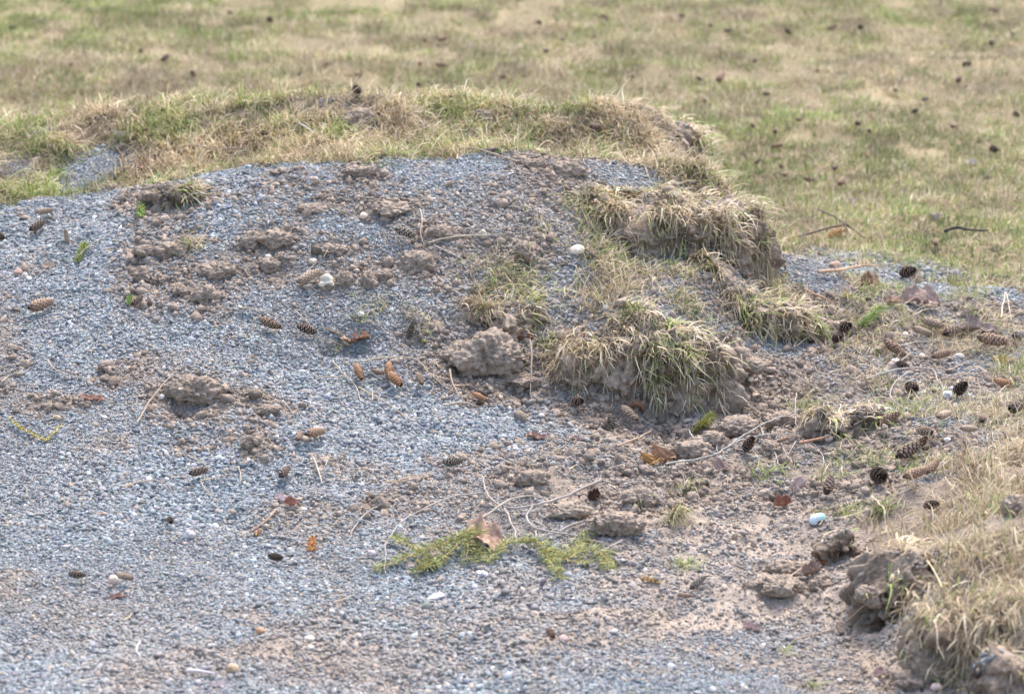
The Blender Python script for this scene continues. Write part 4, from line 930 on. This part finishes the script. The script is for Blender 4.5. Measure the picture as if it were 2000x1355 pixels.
for a in [(1285,896,30,34,LO,'orange upright leaf, left piece of the pair on the dug soil',1.0,60,1.0,2),(1312,890,34,42,(.50,.30,.18),'brown curled leaf, right piece of the orange and brown pair',1.3,50,1.0,2),
(1046,852,42,20,(.46,.28,.22),'red brown curled leaf on the gravel under the turf block',1.2,-8,.4,3),(1130,858,40,13,(.52,.38,.32),'thin curled leaf with a dark tip right of the red brown one',1.4,-12,.4,2),
(1164,969,26,26,LD_,'dark curled leaf at the thick end of the bare branch',1.6,20,.9,2),(1547,950,48,34,(.72,.58,.52),'pale pink curled leaf on dark gravel at right',1.5,-55,.8,2),
(1532,985,36,22,LR,'rust coloured leaf just below the pale pink curled one',.9,20,.6,3),(1240,795,36,22,(.40,.22,.14),'brown folded leaf at the foot of the green draped turf block',1.4,-25,.5,2),
(1905,637,92,32,(.36,.27,.23),'long grey brown curled bark piece above the big brown cone',1.3,0,.4,1),(1795,582,80,40,(.42,.30,.25),'litter brown leaf on the gravel beside the lawn edge',.7,-8,.5,4),
(1620,1096,16,26,(.42,.18,.10),'small upright red brown leaf on the round clod',.8,80,1.2,1),(1590,1112,40,26,(.40,.28,.22),'brown rolled leaf left of the small red brown one',1.5,25,.6,2),
(1466,1226,36,16,(.62,.44,.40),'pink curled leaf near the bottom right',1.4,-10,.5,3),(568,984,26,18,(.46,.22,.16),'red brown curled leaf ring left of the white chip',1.6,0,.8,2),(545,975,24,14,(.72,.60,.58),'pale pinkish leaf scrap above the red brown ring',1.1,-20,.5,3),
(1720,1315,36,20,(.64,.46,.42),'pink leaf crumpled near the bottom right corner',1.3,0,.5,3),(838,1105,38,16,(.50,.25,.10),'orange leaf scrap beneath the left spruce sprig',.8,0,.5,2),(800,1108,24,12,(.68,.56,.50),'pale scrap left of the orange one beneath the sprig',.7,10,.4,2),
(1040,652,18,30,(.36,.14,.08),'dark red leaf stuck in the crack beside the low flat turf piece',1.3,80,1.2,2),(690,655,18,50,(.52,.38,.26),'bleached leaf blade standing in the gravel hollow',.9,65,1.0,1),
(700,662,46,22,(.42,.22,.13),'reddish brown leaf in the bottom of the gravel hollow',.9,5,.3,2),(1695,552,44,30,(.36,.21,.14),'brown bark flake under the thick orange brown stick',.9,0,.5,3),
(1800,547,20,22,(.62,.48,.36),'small folded tan leaf beside the end on dark cone',1.4,40,.9,1),(1740,588,52,20,(.44,.28,.2),'flat torn bark piece with a ragged edge beside the white pebble',.8,0,.3,4),
(1420,912,28,30,(.48,.34,.28),'brown leaf half buried under the lichen covered branch',1.1,40,.7,2),(180,780,50,12,(.46,.26,.18),'thin reddish leaf strip in the open gravel on the left',1.0,-10,.3,1),
(95,520,26,14,(.50,.38,.28),'small tan leaf scrap between the two left edge cones',.8,10,.4,2),(1060,1108,28,10,(.62,.50,.44),'pale leaf scrap right of centre under the right sprig',.8,0,.3,2),
(1960,705,46,16,(.48,.34,.12),'yellow brown leaf fragments below the big brown cone',1.0,-12,.5,4),(430,1338,34,14,(.70,.58,.54),'pinkish leaf scrap on the bottom edge beneath the pale stick',1.0,0,.4,3),
(248,296-30,20,22,(.62,.52,.46),'pale leaf scrap in the green grass of the left ridge',1.0,60,.9,1),(640,290,22,14,(.60,.42,.30),'tan leaf piece at the foot of the ridge near its middle',.9,0,.5,2),
(272,328,28,16,(.52,.34,.22),'tan leaf on the grass edge at the left of the mound',.9,5,.5,2),(225,1168,44,10,(.40,.22,.17),'dark reddish bark strip below the tan open cone',.9,12,.3,1),
(1665,565-170,20,12,(.62,.48,.42),'pale pink leaf in the lawn above the thin twig',.8,30,.5,2),(1835,425,24,16,(.62,.50,.44),'pinkish leaf standing in the lawn above the black twisted stick',.8,60,.9,1),
(1900,318,34,14,(.52,.44,.42),'greyish leaf in front of the dark round cone in the lower lawn',.7,0,.4,2),(1515,308,36,12,(.56,.36,.28),'pinkish bark scrap in the grass right of the ridge end',.7,0,.3,2)]:
    leaf(*a)

# ---- single tufts of grass on the gravel
def tuft(px, py, wpx, n, length, green, label, az=None, spread=1.0):
    p = G(px, py); s = scale_at(p); r = wpx*s/2
    x = p[0]+RNG.normal(0, r*.40, n); y = p[1]+RNG.normal(0, r*.36, n)
    a = RNG.random(n)*6.283 if az is None else RNG.normal(az, spread, n)
    L = np.clip(RNG.lognormal(math.log(length), .3, n), .008, .12)
    V, F, cc = blades(x, y, Hall(x, y)-.002, a, np.abs(RNG.normal(.75, .4, n)), L, RNG.uniform(.0011, .0021, n), gcols(n, np.full(n, green)), 4, 1.6, Hall, .6)
    tag(obj('grass_tuft', mesh('grass_tuft', V-p, F, M['blade'], cc), None, p), label, 'grass tuft', 'grass tufts in the gravel')
for a in [(372,482,60,130,.030,.28,'straw and green tuft leaning over the left soil patch'),(378,365,50,120,.030,.35,'yellow green tuft on the left crest of the mound'),
(1000,545,150,420,.034,.28,'wide loose straw tuft between the rounded clod and the flat turf piece'),(1180,520,120,300,.032,.32,'straw tuft at the left foot of the largest turf block'),
(950,605,70,220,.042,.10,'splayed pale straw tuft above the broad crumbly clod',-1.9,.9),(1060,668,60,120,.024,.7,'green tuft left of the green draped turf block'),
(1235,612,70,170,.026,.8,'fresh green tuft on the gravel above the green draped turf block'),(1225,560,90,120,.022,.5,'thin green tuft in the gravel between the two main turf blocks'),
(1340,600,120,320,.028,.3,'broad straw tuft covering the gravel above the draped turf block'),(1330,535,100,260,.026,.35,'thin tuft along the gravel below the largest turf block'),
(1500,545,90,300,.034,.22,'straw tuft crowning the pale straw topped turf block'),(1120,405,100,160,.026,.4,'thin tuft where gravel meets the largest turf block'),
(1060,455,90,90,.024,.4,'sparse straw tuft left of the rounded clod top'),(1130,745,60,110,.030,.45,'tuft at the lower left of the green draped turf block'),
(1070,715,60,120,.032,.05,'fan of pale straws between clod and turf block'),(1340,960,70,200,.024,.4,'low tuft on the soil above the small bank at lower centre right'),
(1322,1005,40,160,.036,.35,'shaggy straw tuft hanging at the right of the long dark crumbly clod',-1.6,.6),(1335,1105,70,90,.024,.75,'green tuft near the bottom of the dug soil'),
(1535,1275,12,16,.034,.9,'single green sprout near the bottom, right of centre'),(1590,1345,14,16,.028,.8,'small green sprout on the bottom edge right of centre'),
(700,625,30,40,.026,.6,'tuft with a white pebble in the gravel hollow'),(735,600,70,60,.024,.2,'thin straws above the gravel hollow'),(660,740-50,20,14,.02,.5,'wisp of grass in the gravel hollow floor'),
(800,615,60,60,.026,.1,'straw wisps right of the gravel hollow'),(830,640,50,60,.028,.12,'straw wisps behind the standing grey cone'),(175,690,12,12,.012,.9,'tiny green sprout in the left gravel'),
(690,560+15,12,12,.012,.9,'tiny green sprout below the clod beside the white stone'),(1190,1130-50,14,14,.02,.9,'tiny green blades right of the right spruce sprig tip'),
(1720,1000,50,100,.030,.8,'green tuft on top of the dark hollow fronted block'),(1660,1000,60,110,.028,.6,'green tuft right of the pale blue eggshell'),(1600,1000,30,30,.024,.6,'thin blades beside the pale blue eggshell'),
(1250,985,30,24,.024,.9,'thin green blades left of the shaggy straw tuft'),(1900,575,120,200,.024,.75,'green tuft at the lawn edge on the right'),(975,296,20,90,.010,.95,'mossy green tuft at the crest behind the mound'),
(1500,920,120,160,.018,.8,'low green tuft in front of the lichen covered branch')]: tuft(*a)

# ---- straw litter over the gravel
def litter():
    N = 2600; x, y = visible_region(N, 4.3, 6.9, .1); g = gravel(x, y); m = samp(_MIX, x, y); s = soilm(x, y)
    keep = RNG.random(N) < g*(.22+.5*m+.5*s+.25*(x > 0)); x, y = x[keep], y[keep]; n = len(x)
    L = np.clip(RNG.lognormal(math.log(.020), .5, n), .006, .07)
    c = STRAW[RNG.integers(0, 5, n)]*np.clip(RNG.normal(.95, .2, (n,1)), .5, 1.4)
    V, F, cc = blades(x, y, Hall(x, y)+.006, RNG.random(n)*6.283, np.full(n, 1.5), L, RNG.uniform(.0008, .0016, n), c, 3, .1, lambda a, b: Hall(a, b)+.003, .8)
    tag(obj('straw_litter', mesh('straw_litter', V, F, M['blade'], cc)), 'bits of dry straw strewn over the gravel and soil', 'straw', kind='stuff'); print('litter', n)
litter()
